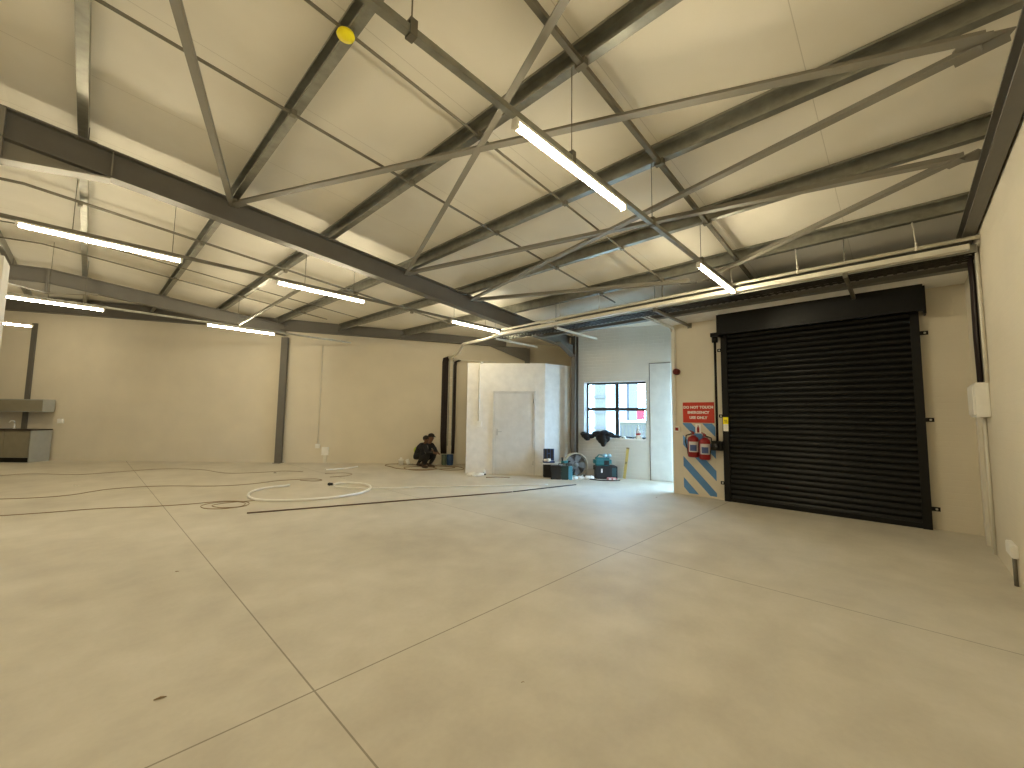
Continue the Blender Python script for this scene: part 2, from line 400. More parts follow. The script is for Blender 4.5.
# purlins: lipped channels standing on the rafters, open towards the ridge
def yend(x):
    return 17.67-0.9618*(x+0.48)-0.12
PX = (-0.25, 1.12, 2.37, 3.72, 5.06, 6.40)
ORD = ('first', 'second', 'third', 'fourth', 'fifth', 'sixth')
def purlin(x, label, y1, y0=YR+0.02):
    H, B, l, th = 0.185, 0.075, 0.022, 0.004
    prof = [(0, 0), (B, 0), (B, H), (0, H), (0, H-l), (th, H-l), (th, H-th), (B-th, H-th), (B-th, th), (th, th), (th, l), (0, l)]
    t = thing('roof_purlin', label, 'purlin', (x, y0, ztop(x)), 'roof purlins')
    ys = [y0, 6.2, y1] if y1 > 6.2 else [y0, y1]
    b = MB()
    for a, c_ in zip(ys, ys[1:]):
        b.ext(prof, (x, a, ztop(x, a)), (x, c_, ztop(x, c_)))
    # ext's side axis is d x up = +X for travel along +Y
    sub(t, 'channel', b, M_GALV)
    for yy in (6.2, 13.2):
        if yy < y1-0.1:
            k = MB(); k.box((x+B+0.001, yy-0.06, ztop(x, yy)), (x+B+0.007, yy+0.06, ztop(x, yy)+0.14)); k.box((x+B+0.007, yy-0.06, ztop(x, yy)), (x+B+0.07, yy+0.06, ztop(x, yy)+0.006)); sub(t, 'cleat', k, M_STEEL)
    return t
for i, x in enumerate(PX):
    purlin(x, f'{ORD[i]} galvanised roof purlin down the slope from the ridge at left', yend(x)-0.1)
purlin(7.74, 'galvanised purlin above the eaves beam, lowest of the roof slope', 6.0)
purlin(-1.32, 'galvanised purlin on the far slope just past the ridge', 17.5)

# roof bracing angles between the two near rafters
def angle(p0, p1, label, a=0.075, m=M_STEELB, flip=1):
    p0, p1 = Vector(p0), Vector(p1); th = 0.008
    prof = [(0, 0), (a*flip, 0), (a*flip, th), (th*flip, th), (th*flip, a), (0, a)]
    t = thing('bracing_angle', label, 'roof brace', p0, 'roof bracing')
    d = (p1-p0).normalized(); g = 0.07
    b = MB(); b.ext(prof, p0+d*g, p1-d*g); sub(t, 'angle_bar', b, m)
    for q, sg in ((p0, 1), (p1, -1)):
        k = MB(); sd = d.cross(Vector((0, 0, 1))).normalized()
        k.obox(q-d*sg*0.04-sd*0.055+Vector((0, 0, 0.0085)), d*sg*0.24, sd*0.11, (0, 0, 0.008)); sub(t, 'gusset_plate', k, M_STEELB)
    return t
YA, YB = 6.11, -0.545
def br(xa, xb, label, dz=-0.10, dzb=-0.16, **k):
    angle((xa, YA, ztop(xa, YA)+dz), (xb, YB, ztop(xb)+dzb), label, **k)
br(1.15, 3.75, 'steel angle brace from the long rafter to the upper right corner')
br(1.15, -1.0, 'thin steel angle brace leaning up and left from the long rafter', a=0.06)
br(3.72, 1.15, 'thin steel angle brace rising steeply to the top edge of the photo', a=0.06)
br(3.72, 5.1, 'steel angle brace passing behind the hanging light, third roof panel')
br(5.2, 3.78, 'steel angle brace crossing under the conduit channel to the top right gusset')
angle((5.25, YA, ztop(5.25)-0.1), (6.55, 2.3, ztop(6.55)-0.12), 'nearly level steel angle brace above the cable tray')
angle((6.55, 2.1, ztop(6.55)-0.12), (5.02, YB, ztop(5.02)-0.17), 'pale steel angle brace sloping up beside the shutter end light')

# ------------------------------------------------------------------ channels, conduits, wires on the roof
def along(x0, x1, y, dz=-0.03):
    return [(x, y, ztop(x, y)+dz) for x in ((x0, x1) if (x0-RX)*(x1-RX) >= 0 else (x0, RX, x1))]
CH = [(-0.021, 0), (0.021, 0), (0.021, 0.041), (0.012, 0.041), (0.012, 0.034), (0.017, 0.034), (0.017, 0.004), (-0.017, 0.004), (-0.017, 0.034), (-0.012, 0.034), (-0.012, 0.041), (-0.021, 0.041)]
# light channel hung over the middle of the floor
t = thing('light_channel', 'galvanised channel hung on wires carrying the two near lights', 'cable channel', (2.7, 1.69, 3.34))
b = MB(); b.ext(CH, (-1.6, 1.69, 3.32), (6.5, 1.69, 3.32)); sub(t, 'channel', b, M_GALV)
for x in (1.0, 2.37, 3.72, 5.06):
    k = MB(); k.tube([(x, 1.69, 3.40), (x, 1.69, ztop(x))], 0.004, 6); sub(t, 'hanging_wire', k, M_GALVD)
    k = MB(); k.box((x-0.02, 1.664, 3.314), (x+0.02, 1.668, 3.39)); k.box((x-0.02, 1.712, 3.314), (x+0.02, 1.716, 3.39)); k.box((x-0.02, 1.664, 3.386), (x+0.02, 1.716, 3.40)); k.box((x-0.02, 1.664, 3.310), (x+0.02, 1.716, 3.3145)); sub(t, 'bracket', k, M_GALVD)
# channel clipped under the purlins
t = thing('roof_channel', 'dark channel clipped under the purlins, parallel to the lights', 'cable channel', (3.3, 1.61, ztop(3.3)-0.045))
b = MB(); b.ext(CH, (-0.9+0.2, 1.61, ztop(-0.7)-0.045), (7.2, 1.61, ztop(7.2)-0.045)); sub(t, 'channel', b, M_GALVD)
for x in PX[1:]:
    k = MB(); k.box((x-0.02, 1.565, ztop(x)-0.05), (x+0.03, 1.585, ztop(x)+0.0)); k.box((x-0.02, 1.635, ztop(x)-0.05), (x+0.03, 1.65, ztop(x))); k.box((x-0.02, 1.565, ztop(x)-0.056), (x+0.03, 1.65, ztop(x)-0.0495)); sub(t, 'bracket', k, M_GALVD)
def conduit(name, pts, label, r=0.012, m=M_GALVD, clips=(), cat='conduit'):
    mid = pts[len(pts)//2]
    t = thing(name, label, cat, mid)
    b = MB(); b.tube(pts, r); sub(t, 'tube', b, m)
    for x, y, z in clips:
        k = MB(); k.box((x-0.015, y-r-0.012, z-r-0.004), (x+0.035, y+r+0.012, z+0.03)); sub(t, 'saddle', k, M_GALVD)
    return t
YC = 3.9
conduit('roof_conduit', along(RX-0.8, 6.9, YC), 'conduit under the purlins crossing the roof left of the yellow disc', 0.014, clips=[(x, YC, ztop(x)-0.03) for x in PX])
YC = 2.75
pts = along(RX-0.8, 6.3, YC)+[(6.42, YC, ztop(6.4)-0.06), (6.5, 2.8, 3.6), (6.55, 2.82, 3.38)]
conduit('roof_conduit', pts, 'conduit past the yellow disc, dropping onto the cable tray', 0.012, clips=[(x, YC, ztop(x)-0.03) for x in PX])
YC = 8.1
conduit('roof_conduit', along(RX-0.8, 6.2, YC), 'conduit under the purlins just beyond the long rafter', 0.02, clips=[(x, YC, ztop(x)-0.03) for x in PX[:-1]])
YC = 10.0
conduit('roof_conduit', along(RX-0.8, 5.0, YC), 'thin conduit under the purlins midway to the second rafter', 0.010)
YC = 11.0
conduit('roof_conduit', along(RX-0.8, 4.3, YC), 'thin conduit under the purlins closest to the second rafter', 0.012, clips=[(x, YC, ztop(x, YC)-0.03) for x in PX[1:4]])
# round yellow cap under the second purlin
t = thing('yellow_disc', 'round yellow plastic disc under the second purlin', 'cap', (1.12, 2.76, ztop(1.12)-0.09))
k = MB(); k.lathe((1.10, 2.74, ztop(1.12)-0.085), [(0.02, 0), (0.058, 0.002), (0.062, 0.012), (0.058, 0.026), (0.03, 0.03)], 24); sub(t, 'disc', k, M_YELLOW)
k = MB(); k.tube([(1.10, 2.74, ztop(1.12)-0.06), (1.12, 2.75, ztop(1.12)-0.005)], 0.012); sub(t, 'stem', k, M_GALVD)

# ------------------------------------------------------------------ LED battens
def batten(x0, y, z, L, label, wires=(), group='LED battens'):
    t = thing('led_batten', label, 'light', (x0, y, z), group)
    b = MB(); b.box((x0, y-0.020, z), (x0+L, y+0.020, z+0.022)); sub(t, 'housing', b, M_WHITE)
    b = MB(); b.ext([(0.022*math.cos(a*math.pi/8), 0.022*math.sin(a*math.pi/8)-0.020) for a in range(16)], (x0+0.03, y, z-0.002), (x0+L-0.03, y, z-0.002), smooth=True); sub(t, 'diffuser', b, M_LED)
    for xe in (x0, x0+L-0.03):
        b = MB(); b.box((xe, y-0.024, z-0.046), (xe+0.025, y+0.024, z-0.0005)); sub(t, 'end_cap', b, M_WHITE)
    for wx, wz in wires:
        b = MB(); b.tube([(wx, y, z+0.022), (wx, y, wz)], 0.004, 6); sub(t, 'hanging_wire', b, M_GALVD)
    return t
batten(1.75, 1.69, 3.296, 1.42, 'lit LED batten hanging highest and nearest, centre of photo')
batten(4.96, 1.69, 3.296, 1.42, 'lit LED batten hanging close to the roller shutter')
batten(-1.46, 1.69, 3.296, 1.42, 'lit LED batten overhead, on the near light channel')
Y2, Z2 = 7.05, 3.515
def zr(x, y=7.05): return ztop(x, y)
batten(-0.68, Y2, Z2, 1.47, 'lit LED batten at upper left below the haunched rafter', [(-0.25, zr(-0.25)), (1.12-0.45, zr(0.7)+0.18)])
batten(1.95, Y2, Z2, 1.47, 'lit LED batten hanging left of the second rafter end, middle of its row', [(2.37, zr(2.37)), (3.2, zr(3.2)+0.18)])
batten(5.40, Y2, Z2, 1.47, 'lit LED batten above the white office box', [(5.06+0.42, zr(5.48)+0.18), (6.42, zr(6.42))])
batten(-3.8, Y2, Z2, 1.47, 'lit LED batten, unseen, added beyond the ridge in the long row', [(-3.5, zr(-3.5)+0.18)])  # unseen lamp, added to light the other slope
Y3, Z3 = 11.5, 3.47
batten(-1.28, Y3, Z3, 1.42, 'lit LED batten half hidden by the white partition edge', [(-0.62, zr(-0.62, Y3)+0.18), (-0.15, zr(-0.15, Y3))])
batten(1.80, Y3, Z3, 1.42, 'lit LED batten hanging before the back wall, beside its steel post', [(2.40, zr(2.4, Y3))])
batten(-2.45, 15.5, 3.52, 1.42, 'lit LED batten deepest in the room above the kitchen cupboards')
batten(-4.6, 1.69, 3.296, 1.42, 'lit LED batten, unseen, added overhead beyond the ridge, behind the viewer')  # out of view, added as fill for the ceiling near the ridge
t = thing('light_channel', 'thin channel joining the lights of the row beyond the long rafter', 'cable channel', (3.0, Y2, Z2+0.024))
b = MB(); b.ext(CH, (-4.0, Y2, Z2+0.024), (7.0, Y2, Z2+0.024)); sub(t, 'channel', b, M_GALVD)
t = thing('light_channel', 'thin channel joining the lights before the second rafter', 'cable channel', (1.0, Y3, Z3+0.024))
b = MB(); b.ext(CH, (-6.0, Y3, Z3+0.024), (5.2, Y3, Z3+0.024)); sub(t, 'channel', b, M_GALV)
t = thing('light_channel', 'pale cross channel linking two light rows, high before the back wall post', 'cable channel', (2.42, 9.3, 3.54))
b = MB(); b.ext(CH, (2.42, Y2+0.1, 3.56), (2.42, Y3-0.03, Z3+0.066)); sub(t, 'channel', b, M_GALV)

# ------------------------------------------------------------------ cable tray along the eaves
t = thing('cable_tray', 'long perforated cable tray hung above the shutter with dark cables', 'cable tray', (6.7, 3.0, 3.3))
TX0, TX1, TY0, TY1, TZ = 6.50, 6.90, YR+0.02, 6.9, 3.27
b = MB(); b.box((TX0, TY0, TZ), (TX0+0.012, TY1, TZ+0.085)); sub(t, 'side_rail', b, M_GALV)
b = MB(); b.box((TX1-0.012, TY0, TZ), (TX1, TY1, TZ+0.085)); sub(t, 'side_rail', b, M_GALV)
b = MB(); y = TY0
for xx in (0.012, 0.12, 0.20, 0.29):
    b.box((TX0+xx, TY0, TZ), (TX0+xx+0.055, TY1, TZ+0.004))
while y < TY1:
    b.box((TX0+0.012, y, TZ+0.0005), (TX1-0.012, y+0.035, TZ+0.0045)); y += 0.09
sub(t, 'perforated_base', b, mat('dark_galvanised', (46, 42, 36), 0.7, 0.0, spec=0.2))
cb = MB()
for i in range(9):
    x = TX0+0.05+i*0.036; pts = [(x+random.uniform(-.012, .012), TY0+0.1+k*0.5, TZ+0.02+random.uniform(0, .02)) for k in range(14)]
    cb.tube(pts, 0.012+0.004*(i % 2), 6)
o = link('tray_cables', cb, M_CABLE, loc=(6.7, 3.0, TZ+0.01)); tag(o, 'bundle of dark cables lying in the long cable tray', 'cables', kind='thing')
for y, lab in ((0.44, 'above the shutter middle'), (2.92, 'above the shutter left end'), (5.0, 'over the window'), (6.78, 'above the office corner')):
    k = thing('support_bracket', f'short steel support bracket under the cable tray {lab}', 'bracket', (7.2, y, 3.25), 'tray arms')
    xe = XW+0.02 if y < 3.2 else 8.0
    a = MB(); a.ext(CH, (6.46, y, 3.225), (xe, y, 3.225)); sub(k, 'arm', a, M_GALVD if y < 3.2 else M_PVC)
    a = MB(); a.box((6.46, y-0.025, 3.22), (6.485, y+0.025, 3.30)); sub(k, 'end_plate', a, M_GALVD)
    if y < 3.2:
        a = MB(); a.box((XW-0.01, y-0.04, 3.2), (XW-0.0005, y+0.04, 3.3)); sub(k, 'wall_plate', a, M_GALVD)
    a = MB(); a.tube([(6.48, y, 3.29), (6.48, y, ztop(6.48, y)+0.005)], 0.006, 6); sub(k, 'drop_rod', a, M_GALV)
conduit('tray_pipe', [(6.42, YR+0.0, 3.405), (6.42, 2, 3.405), (6.42, 6.5, 3.405)], 'white conduit pipe running above the cable tray', 0.022, M_PVC)
b = MB(); b.box((6.40, -0.60, 3.285), (6.49, 6.6, 3.345)); b.bevel(0.004, 1); o = link('tray_trunking', b, M_PVC, loc=(6.42, 3, 3.335)); tag(o, 'white plastic trunking fixed along the near side of the cable tray', 'trunking', kind='thing')
for y, z0, lab in ((-0.2, 3.425, 'closest to the right wall'), (0.92, 3.425, 'right of the shutter end light'), (1.72, 3.425, 'behind the shutter end light'), (3.95, 3.425, 'over the exterior door'), (4.85, 3.425, 'over the window')):
    k = thing('drop_rod', f'thin drop rod holding the tray pipe, {lab}', 'rod', (6.42, y, z0), 'drop rods of the tray pipe')
    a = MB(); a.tube([(6.42, y, z0), (6.43, y+0.02, ztop(6.43, y))], 0.006, 6); sub(k, 'rod', a, M_PVC)
    a = MB(); a.tube([(6.42, y-0.012, z0-0.02), (6.42, y+0.012, z0-0.02)], 0.027, 12); a.tube([(6.42, y, z0), (6.42, y, z0+0.05)], 0.012, 8); sub(k, 'clamp', a, M_PVC)
conduit('tray_pipe', [(6.44, 6.605, 3.30), (6.44, 7.07, 3.255), (6.48, 7.94, 3.25), (6.75, 8.45, 3.14), (6.93, 8.8, 3.09), (7.02, 9.2, 3.08)], 'bright bent end of the tray trunking above the vertical cables', 0.035, M_PVC, cat='trunking')
b = MB(); b.tube([bk(11.3, 3.14, 0.12), bk(12.6, 3.02, 0.55)], 0.018); o = link('tray_pipe', b, M_PVC, loc=bk(11.3, 3.14, 0.12)); tag(o, 'short level pipe from the vertical cables towards the office roof', 'conduit', kind='thing')

# ------------------------------------------------------------------ roller shutter
t = thing('roller_shutter', 'black steel roller shutter door, closed, with its hood box', 'roller shutter', (XW, 1.05, 0))
XS = XW-0.05
cur = MB(); ns = 33; Hs = 2.97; prof = []
for i in range(ns):
    z0 = Hs*i/ns+0.03
    for k in range(6):
        a = k/6; prof.append((0.024*math.sin(math.pi*a)**0.8, z0+Hs/ns*a*0.94))
pts = [(XS-d, z) for d, z in prof]
vs = []; n = len(pts)
for yv in (-0.15, 2.26):
    vs += [(x, yv, z) for x, z in pts]
cur._add(vs, [(i, i+1, n+i+1, n+i) for i in range(n-1)])
sub(t, 'curtain', cur, M_BLACK)
k = MB(); k.box((XS-0.035, -0.15, 0), (XS+0.02, 2.26, 0.075)); k.bevel(0.006, 1); sub(t, 'bottom_bar', k, M_BLACK)
for ya, yb in ((-0.225, -0.13), (2.245, 2.345)):
    k = MB(); k.box((XS-0.05, ya, 0), (XW-0.001, yb, 3.0)); g = sub(t, 'guide_rail', k, M_BLACK)
for y, zz in ((-0.225, (2.68, 1.47, 0.27)), (2.345, (2.71, 1.5, 0.3))):
    for z in zz:
        sg = -1 if y < 0 else 1
        k = MB(); ya, yb = sorted((y, y+sg*0.085)); k.box((XW-0.008, ya, z-0.028), (XW-0.001, yb, z+0.028))
        lug = sub(t, 'fixing_lug', k, M_BLACK)
        k = MB(); k.lathe((XW-0.008, y+sg*0.05, z), [(0.014, 0), (0.014, -0.008), (0.008, -0.012)], 10, 'x'); sub(lug, 'bolt', k, M_WHITE)
HX0 = 7.69
hood = MB(); hood.poly([(XW, -0.27, 2.99), (HX0, -0.27, 2.94), (HX0, -0.27, 3.31), (HX0+0.05, -0.27, 3.345), (XW, -0.27, 3.36)], (0, 2.58, 0)); sub(t, 'hood', hood, M_BLACK)
k = MB(); k.poly([(XW-0.003, -0.295, 2.92), (HX0+0.03, -0.295, 2.90), (HX0+0.03, -0.295, 3.28), (XW-0.003, -0.295, 3.30)], (0, 0.024, 0)); sub(t, 'end_plate', k, M_BLACK)
k = MB(); k.poly([(XW-0.003, 2.311, 2.92), (HX0+0.02, 2.311, 2.92), (HX0+0.02, 2.311, 3.30), (XW-0.003, 2.311, 3.33)], (0, 0.03, 0)); sub(t, 'end_plate', k, M_BLACK)
# chain hoist at the left guide
k = MB(); k.tube([(XW-0.10, 2.44, 3.02), (XW-0.10, 2.44, 1.04)], 0.022, 10); sub(t, 'drive_shaft', k, M_BLACK)
k = MB(); k.box((XW-0.16, 2.36, 2.95), (XW-0.03, 2.5, 3.02)); k.lathe((XW-0.10, 2.44, 2.85), [(0.05, 0), (0.05, 0.1)], 14); sub(t, 'bevel_gear', k, M_BLACK)
k = MB(); k.box((XW-0.17, 2.35, 0.88), (XW-0.02, 2.53, 1.05)); k.bevel(0.012, 2); hb = sub(t, 'hoist_box', k, M_BLACK)
k = MB(); k.lathe((XW-0.22, 2.44, 0.965), [(0.03, 0), (0.045, 0.01), (0.045, 0.05)], 14, 'x'); sub(hb, 'crank_socket', k, M_RUBBER)
k = MB(); k.box((XS-0.054, 2.25, 1.355), (XS-0.0505, 2.335, 1.48), 0); k.box((XS-0.054, 2.25, 1.23), (XS-0.0505, 2.335, 1.355), 1)
k.box((XS-0.0555, 2.265, 1.42), (XS-0.0542, 2.32, 1.43), 2); k.box((XS-0.0555, 2.265, 1.39), (XS-0.0542, 2.31, 1.40), 2)
st = sub(t, 'warning_sticker', k, [M_YELLOW, M_WHITE, M_BLACK]); st['label'] = 'yellow and white warning sticker on the left guide'

# ------------------------------------------------------------------ fire point beside the shutter
SY0, SY1 = 2.51, 3.08
t = thing('fire_sign', 'red wall sign reading do not touch emergency use only', 'sign', (XW, 2.79, 1.36))
k = MB(); k.box((XW-0.012, SY0, 1.37), (XW-0.001, SY1, 1.755)); k.bevel(0.003, 1); sub(t, 'board', k, M_SIGNRED)
def text_mesh(txt, size, x, y, z, parent, m, name='lettering', space=1.0, bold=0.0):
    cu = bpy.data.curves.new(name, 'FONT'); cu.body = txt; cu.size = size; cu.align_x = 'CENTER'; cu.align_y = 'CENTER'
    cu.extrude = 0.0012; cu.offset = bold; cu.space_line = space; cu.space_character = 1.06
    cu.materials.append(m)
    co = bpy.data.objects.new(name, cu); COL.objects.link(co); me = bpy.data.meshes.new_from_object(co); bpy.data.objects.remove(co)
    me.materials.clear(); me.materials.append(m)
    o = bpy.data.objects.new(name, me); COL.objects.link(o); o.parent = parent
    o.location = Vector((x, y, z))-base_of(parent)
    o.matrix_local = Matrix.Translation(o.location) @ Matrix(((0, 0, -1, 0), (-1, 0, 0, 0), (0, 1, 0, 0), (0, 0, 0, 1)))
    return o
for i_, txt in enumerate(('DO NOT TOUCH', 'EMERGENCY', 'USE ONLY')):
    text_mesh(txt, 0.066, XW-0.0135, 2.795, 1.66-0.098*i_, t, M_WHITE, bold=0.0034)
# painted stripes
def clip(poly, f):
    out = []
    for i, p in enumerate(poly):
        q = poly[(i+1) % len(poly)]; a, b = f(p), f(q)
        if a >= 0: out.append(p)
        if a*b < 0:
            s = a/(a-b); out.append((p[0]+(q[0]-p[0])*s, p[1]+(q[1]-p[1])*s))
    return out
k = MB(); k.box((XW-0.002, SY0-0.01, 0.035), (XW-0.0006, SY1+0.01, 1.365), 0)
per, th = 0.40, 0.185
for i in range(-3, 5):
    # u measured to the right (towards -Y), stripes fall to the right
    c0 = 0.729+per*i
    P = [(0, c0), (0.59, c0-0.63), (0.59, c0-0.63-th), (0, c0-th)]
    P = clip(P, lambda p: p[1]-0.035); P = clip(P, lambda p: 1.36-p[1]) if P else P
    if len(P) >= 3:
        k.poly([(XW-0.0022, SY1+0.01-u, v) for u, v in P], (-0.0012, 0, 0), 1)
o = link('hazard_stripes', k, [M_WALL, M_BLUE], loc=(XW, 2.79, 0.03)); tag(o, 'blue and cream diagonal stripes painted on the wall under the red sign', 'painted stripes', kind='thing')
t = thing('pictogram_plate', 'small white plate with a red extinguisher symbol between the stripes', 'sign', (XW, 2.8, 1.18))
k = MB(); k.box((XW-0.007, 2.755, 1.17), (XW-0.0036, 2.855, 1.345)); sub(t, 'plate', k, M_WHITE)
k = MB(); k.poly([(XW-0.0072, 2.825, 1.185), (XW-0.0072, 2.825, 1.275), (XW-0.0072, 2.812, 1.295), (XW-0.0072, 2.812, 1.32), (XW-0.0072, 2.795, 1.32), (XW-0.0072, 2.795, 1.295), (XW-0.0072, 2.782, 1.275), (XW-0.0072, 2.782, 1.185)], (-0.001, 0, 0)); sub(t, 'symbol', k, M_RED)
M_LAB = mat('label_white', (206, 204, 206), 0.5); M_LABB = mat('label_blue', (70, 88, 140), 0.5)
def extinguisher(y, z0, label, hose):
    x = XW-0.115; t = thing('fire_extinguisher', label, 'fire extinguisher', (x, y, z0), 'fire extinguishers')
    k = MB(); k.lathe((x, y, z0), [(0.08, 0.0), (0.092, 0.01), (0.097, 0.03), (0.097, 0.32), (0.085, 0.365), (0.04, 0.39), (0.026, 0.405)], 22); sub(t, 'cylinder', k, M_RED)
    k = MB(); k.lathe((x, y, z0+0.42), [(0.026, 0), (0.026, 0.035), (0.018, 0.045)], 12)
    k.poly([(x-0.02, y-0.012, z0+0.455), (x-0.13, y-0.012, z0+0.485), (x-0.13, y-0.012, z0+0.497), (x-0.01, y-0.012, z0+0.475)], (0, 0.024, 0))
    k.poly([(x-0.02, y-0.010, z0+0.435), (x-0.11, y-0.010, z0+0.425), (x-0.11, y-0.010, z0+0.415), (x-0.02, y-0.010, z0+0.42)], (0, 0.02, 0)); sub(t, 'valve_handle', k, M_RED)
    k = MB(); ang = math.radians(200)
    vs = []; n = 9
    for zz in (z0+0.10, z0+0.29):
        for i in range(n):
            a = math.radians(150)+math.radians(110)*i/(n-1); vs.append((x+0.0985*math.cos(a), y+0.0985*math.sin(a), zz))
    k._add(vs, [(i, i+1, n+i+1, n+i) for i in range(n-1)], 0, True)
    vs = []
    for zz in (z0+0.12, z0+0.23):
        for i in range(n):
            a = math.radians(165)+math.radians(70)*i/(n-1); vs.append((x+0.0992*math.cos(a), y+0.0992*math.sin(a), zz))
    k._add(vs, [(i, i+1, n+i+1, n+i) for i in range(n-1)], 1, True)
    lb = sub(t, 'label', k, [M_LAB, M_LABB]); lb['label'] = 'white printed label'
    k = MB(); k.tube([(x-0.02, y+hose*0.03, z0+0.43), (x-0.02, y+hose*0.12, z0+0.40), (x-0.02, y+hose*0.135, z0+0.28), (x-0.02, y+hose*0.10, z0+0.14), (x-0.02, y+hose*0.09, z0+0.05)], 0.011); sub(t, 'hose', k, M_RUBBER)
    k = MB(); k.box((XW-0.03, y-0.02, z0+0.2), (XW-0.004, y+0.02, z0+0.40)); sub(t, 'wall_bracket', k, M_RED)
extinguisher(2.86, 0.73, 'red fire extinguisher on the left of the pair under the sign', 1)
extinguisher(2.655, 0.70, 'red fire extinguisher on the right, nearer the shutter hoist', -1)
# siren, call point, trunking
t = thing('alarm_siren', 'round dark red alarm siren on the cream wall by the door recess', 'siren', (XW, 3.175, 2.36))
k = MB(); k.lathe((XW-0.001, 3.175, 2.36), [(0.06, 0), (0.06, -0.03), (0.05, -0.035)], 20, 'x'); sub(t, 'base', k, mat('siren_red', (96, 22, 18), 0.4))
k = MB(); k.lathe((XW-0.032, 3.175, 2.36), [(0.05, 0), (0.062, -0.03), (0.06, -0.06), (0.03, -0.075), (0.028, -0.06)], 20, 'x'); sub(t, 'horn', k, mat('siren_red', (96, 22, 18), 0.4))
t = thing('call_point', 'white fire alarm call point with red front below the siren', 'alarm switch', (XW, 3.19, 1.24))
k = MB(); k.box((XW-0.045, 3.14, 1.19), (XW-0.001, 3.24, 1.29)); k.bevel(0.005, 2); sub(t, 'box', k, M_WHITE)
k = MB(); k.box((XW-0.049, 3.16, 1.21), (XW-0.0455, 3.22, 1.27)); sub(t, 'red_front', k, M_RED)
t = thing('wall_trunking', 'white vertical trunking at the end of the cream wall beside the siren', 'trunking', (XW, 3.24, 1.3))
k = MB(); k.box((XW-0.03, 3.215, 1.29), (XW-0.001, 3.275, 3.25)); sub(t, 'duct', k, M_PVC)
k = MB(); k.tube([(6.5, 3.35, 3.31), (7.0, 3.33, 3.27), (7.9, 3.27, 3.25), (XW-0.02, 3.27, 3.18)], 0.014); sub(t, 'branch_pipe', k, M_PVC)
k = MB(); k.tube([(6.5, 3.27, 3.31), (7.0, 3.25, 3.27), (7.9, 3.20, 3.25), (XW-0.02, 3.20, 3.18), (XW-0.015, 3.195, 2.42)], 0.012); sub(t, 'branch_pipe', k, M_PVC)

# ------------------------------------------------------------------ right wall fittings
t = thing('distribution_box', 'white wall cabinet on the right wall at the end of the cables', 'wall cabinet', (6.87, YR, 1.5))
k = MB(); k.box((6.62, YR+0.001, 1.5), (7.14, YR+0.105, 1.87)); k.bevel(0.006, 2); sub(t, 'box', k, M_WHITE)
k = MB(); k.box((6.65, YR+0.106, 1.52), (7.12, YR+0.122, 1.85)); k.bevel(0.006, 2); sub(t, 'door', k, M_WHITE)
t = thing('vertical_tray', 'vertical cable tray on the right wall down to the white cabinet', 'cable tray', (6.8, YR, 1.87))
for x in (6.62, 6.93):
    k = MB(); k.box((x, YR+0.001, 1.88), (x+0.02, YR+0.035, 3.26)); sub(t, 'side_rail', k, M_GALV)
k = MB(); k.box((6.64, YR+0.001, 1.88), (6.93, YR+0.004, 3.26)); sub(t, 'tray_back', k, M_GALVD)
k = MB()
for i in range(6):
    x = 6.68+i*0.042; k.tube([(x, YR+0.045, 1.86), (x+random.uniform(-.01, .01), YR+0.05, 2.4), (x, YR+0.045, 3.0), (x, YR+0.05, 3.27)], 0.014, 6)
o = link('tray_cables', k, M_CABLE, loc=(6.78, YR, 1.87)); tag(o, 'dark cables running down the vertical tray on the right wall', 'cables', kind='thing')
conduit('wall_conduit', [(6.55, YR+0.02, 3.33), (6.55, YR+0.02, 1.86)], 'white conduit beside the vertical tray on the right wall', 0.016, M_PVC)
conduit('wall_conduit', [(6.98, YR+0.016, 1.5), (7.0, YR+0.016, 0.0)], 'conduit from the white cabinet down to the floor', 0.014, M_PVC)
k = MB(); k.box((7.45, YR+0.0005, 0.0), (7.56, YR+0.03, 1.52)); o = link('wall_trunking', k, M_PVC, loc=(7.5, YR, 0)); tag(o, 'flat pale trunking in the corner below the white cabinet', 'trunking', kind='thing')
t = thing('floor_socket', 'white socket box low on the right wall at the photo edge', 'socket', (5.85, YR, 0.0))
k = MB(); k.box((5.72, YR+0.001, 0.25), (6.0, YR+0.045, 0.36)); k.bevel(0.006, 2); sub(t, 'box', k, M_WHITE)
k = MB(); k.box((5.76, YR+0.0455, 0.27), (5.96, YR+0.049, 0.34)); sub(t, 'cover', k, M_WHITE)
k = MB(); k.tube([(5.8, YR+0.02, 0.25), (5.8, YR+0.02, 0.0)], 0.014); sub(t, 'conduit_drop', k, M_GALVD)

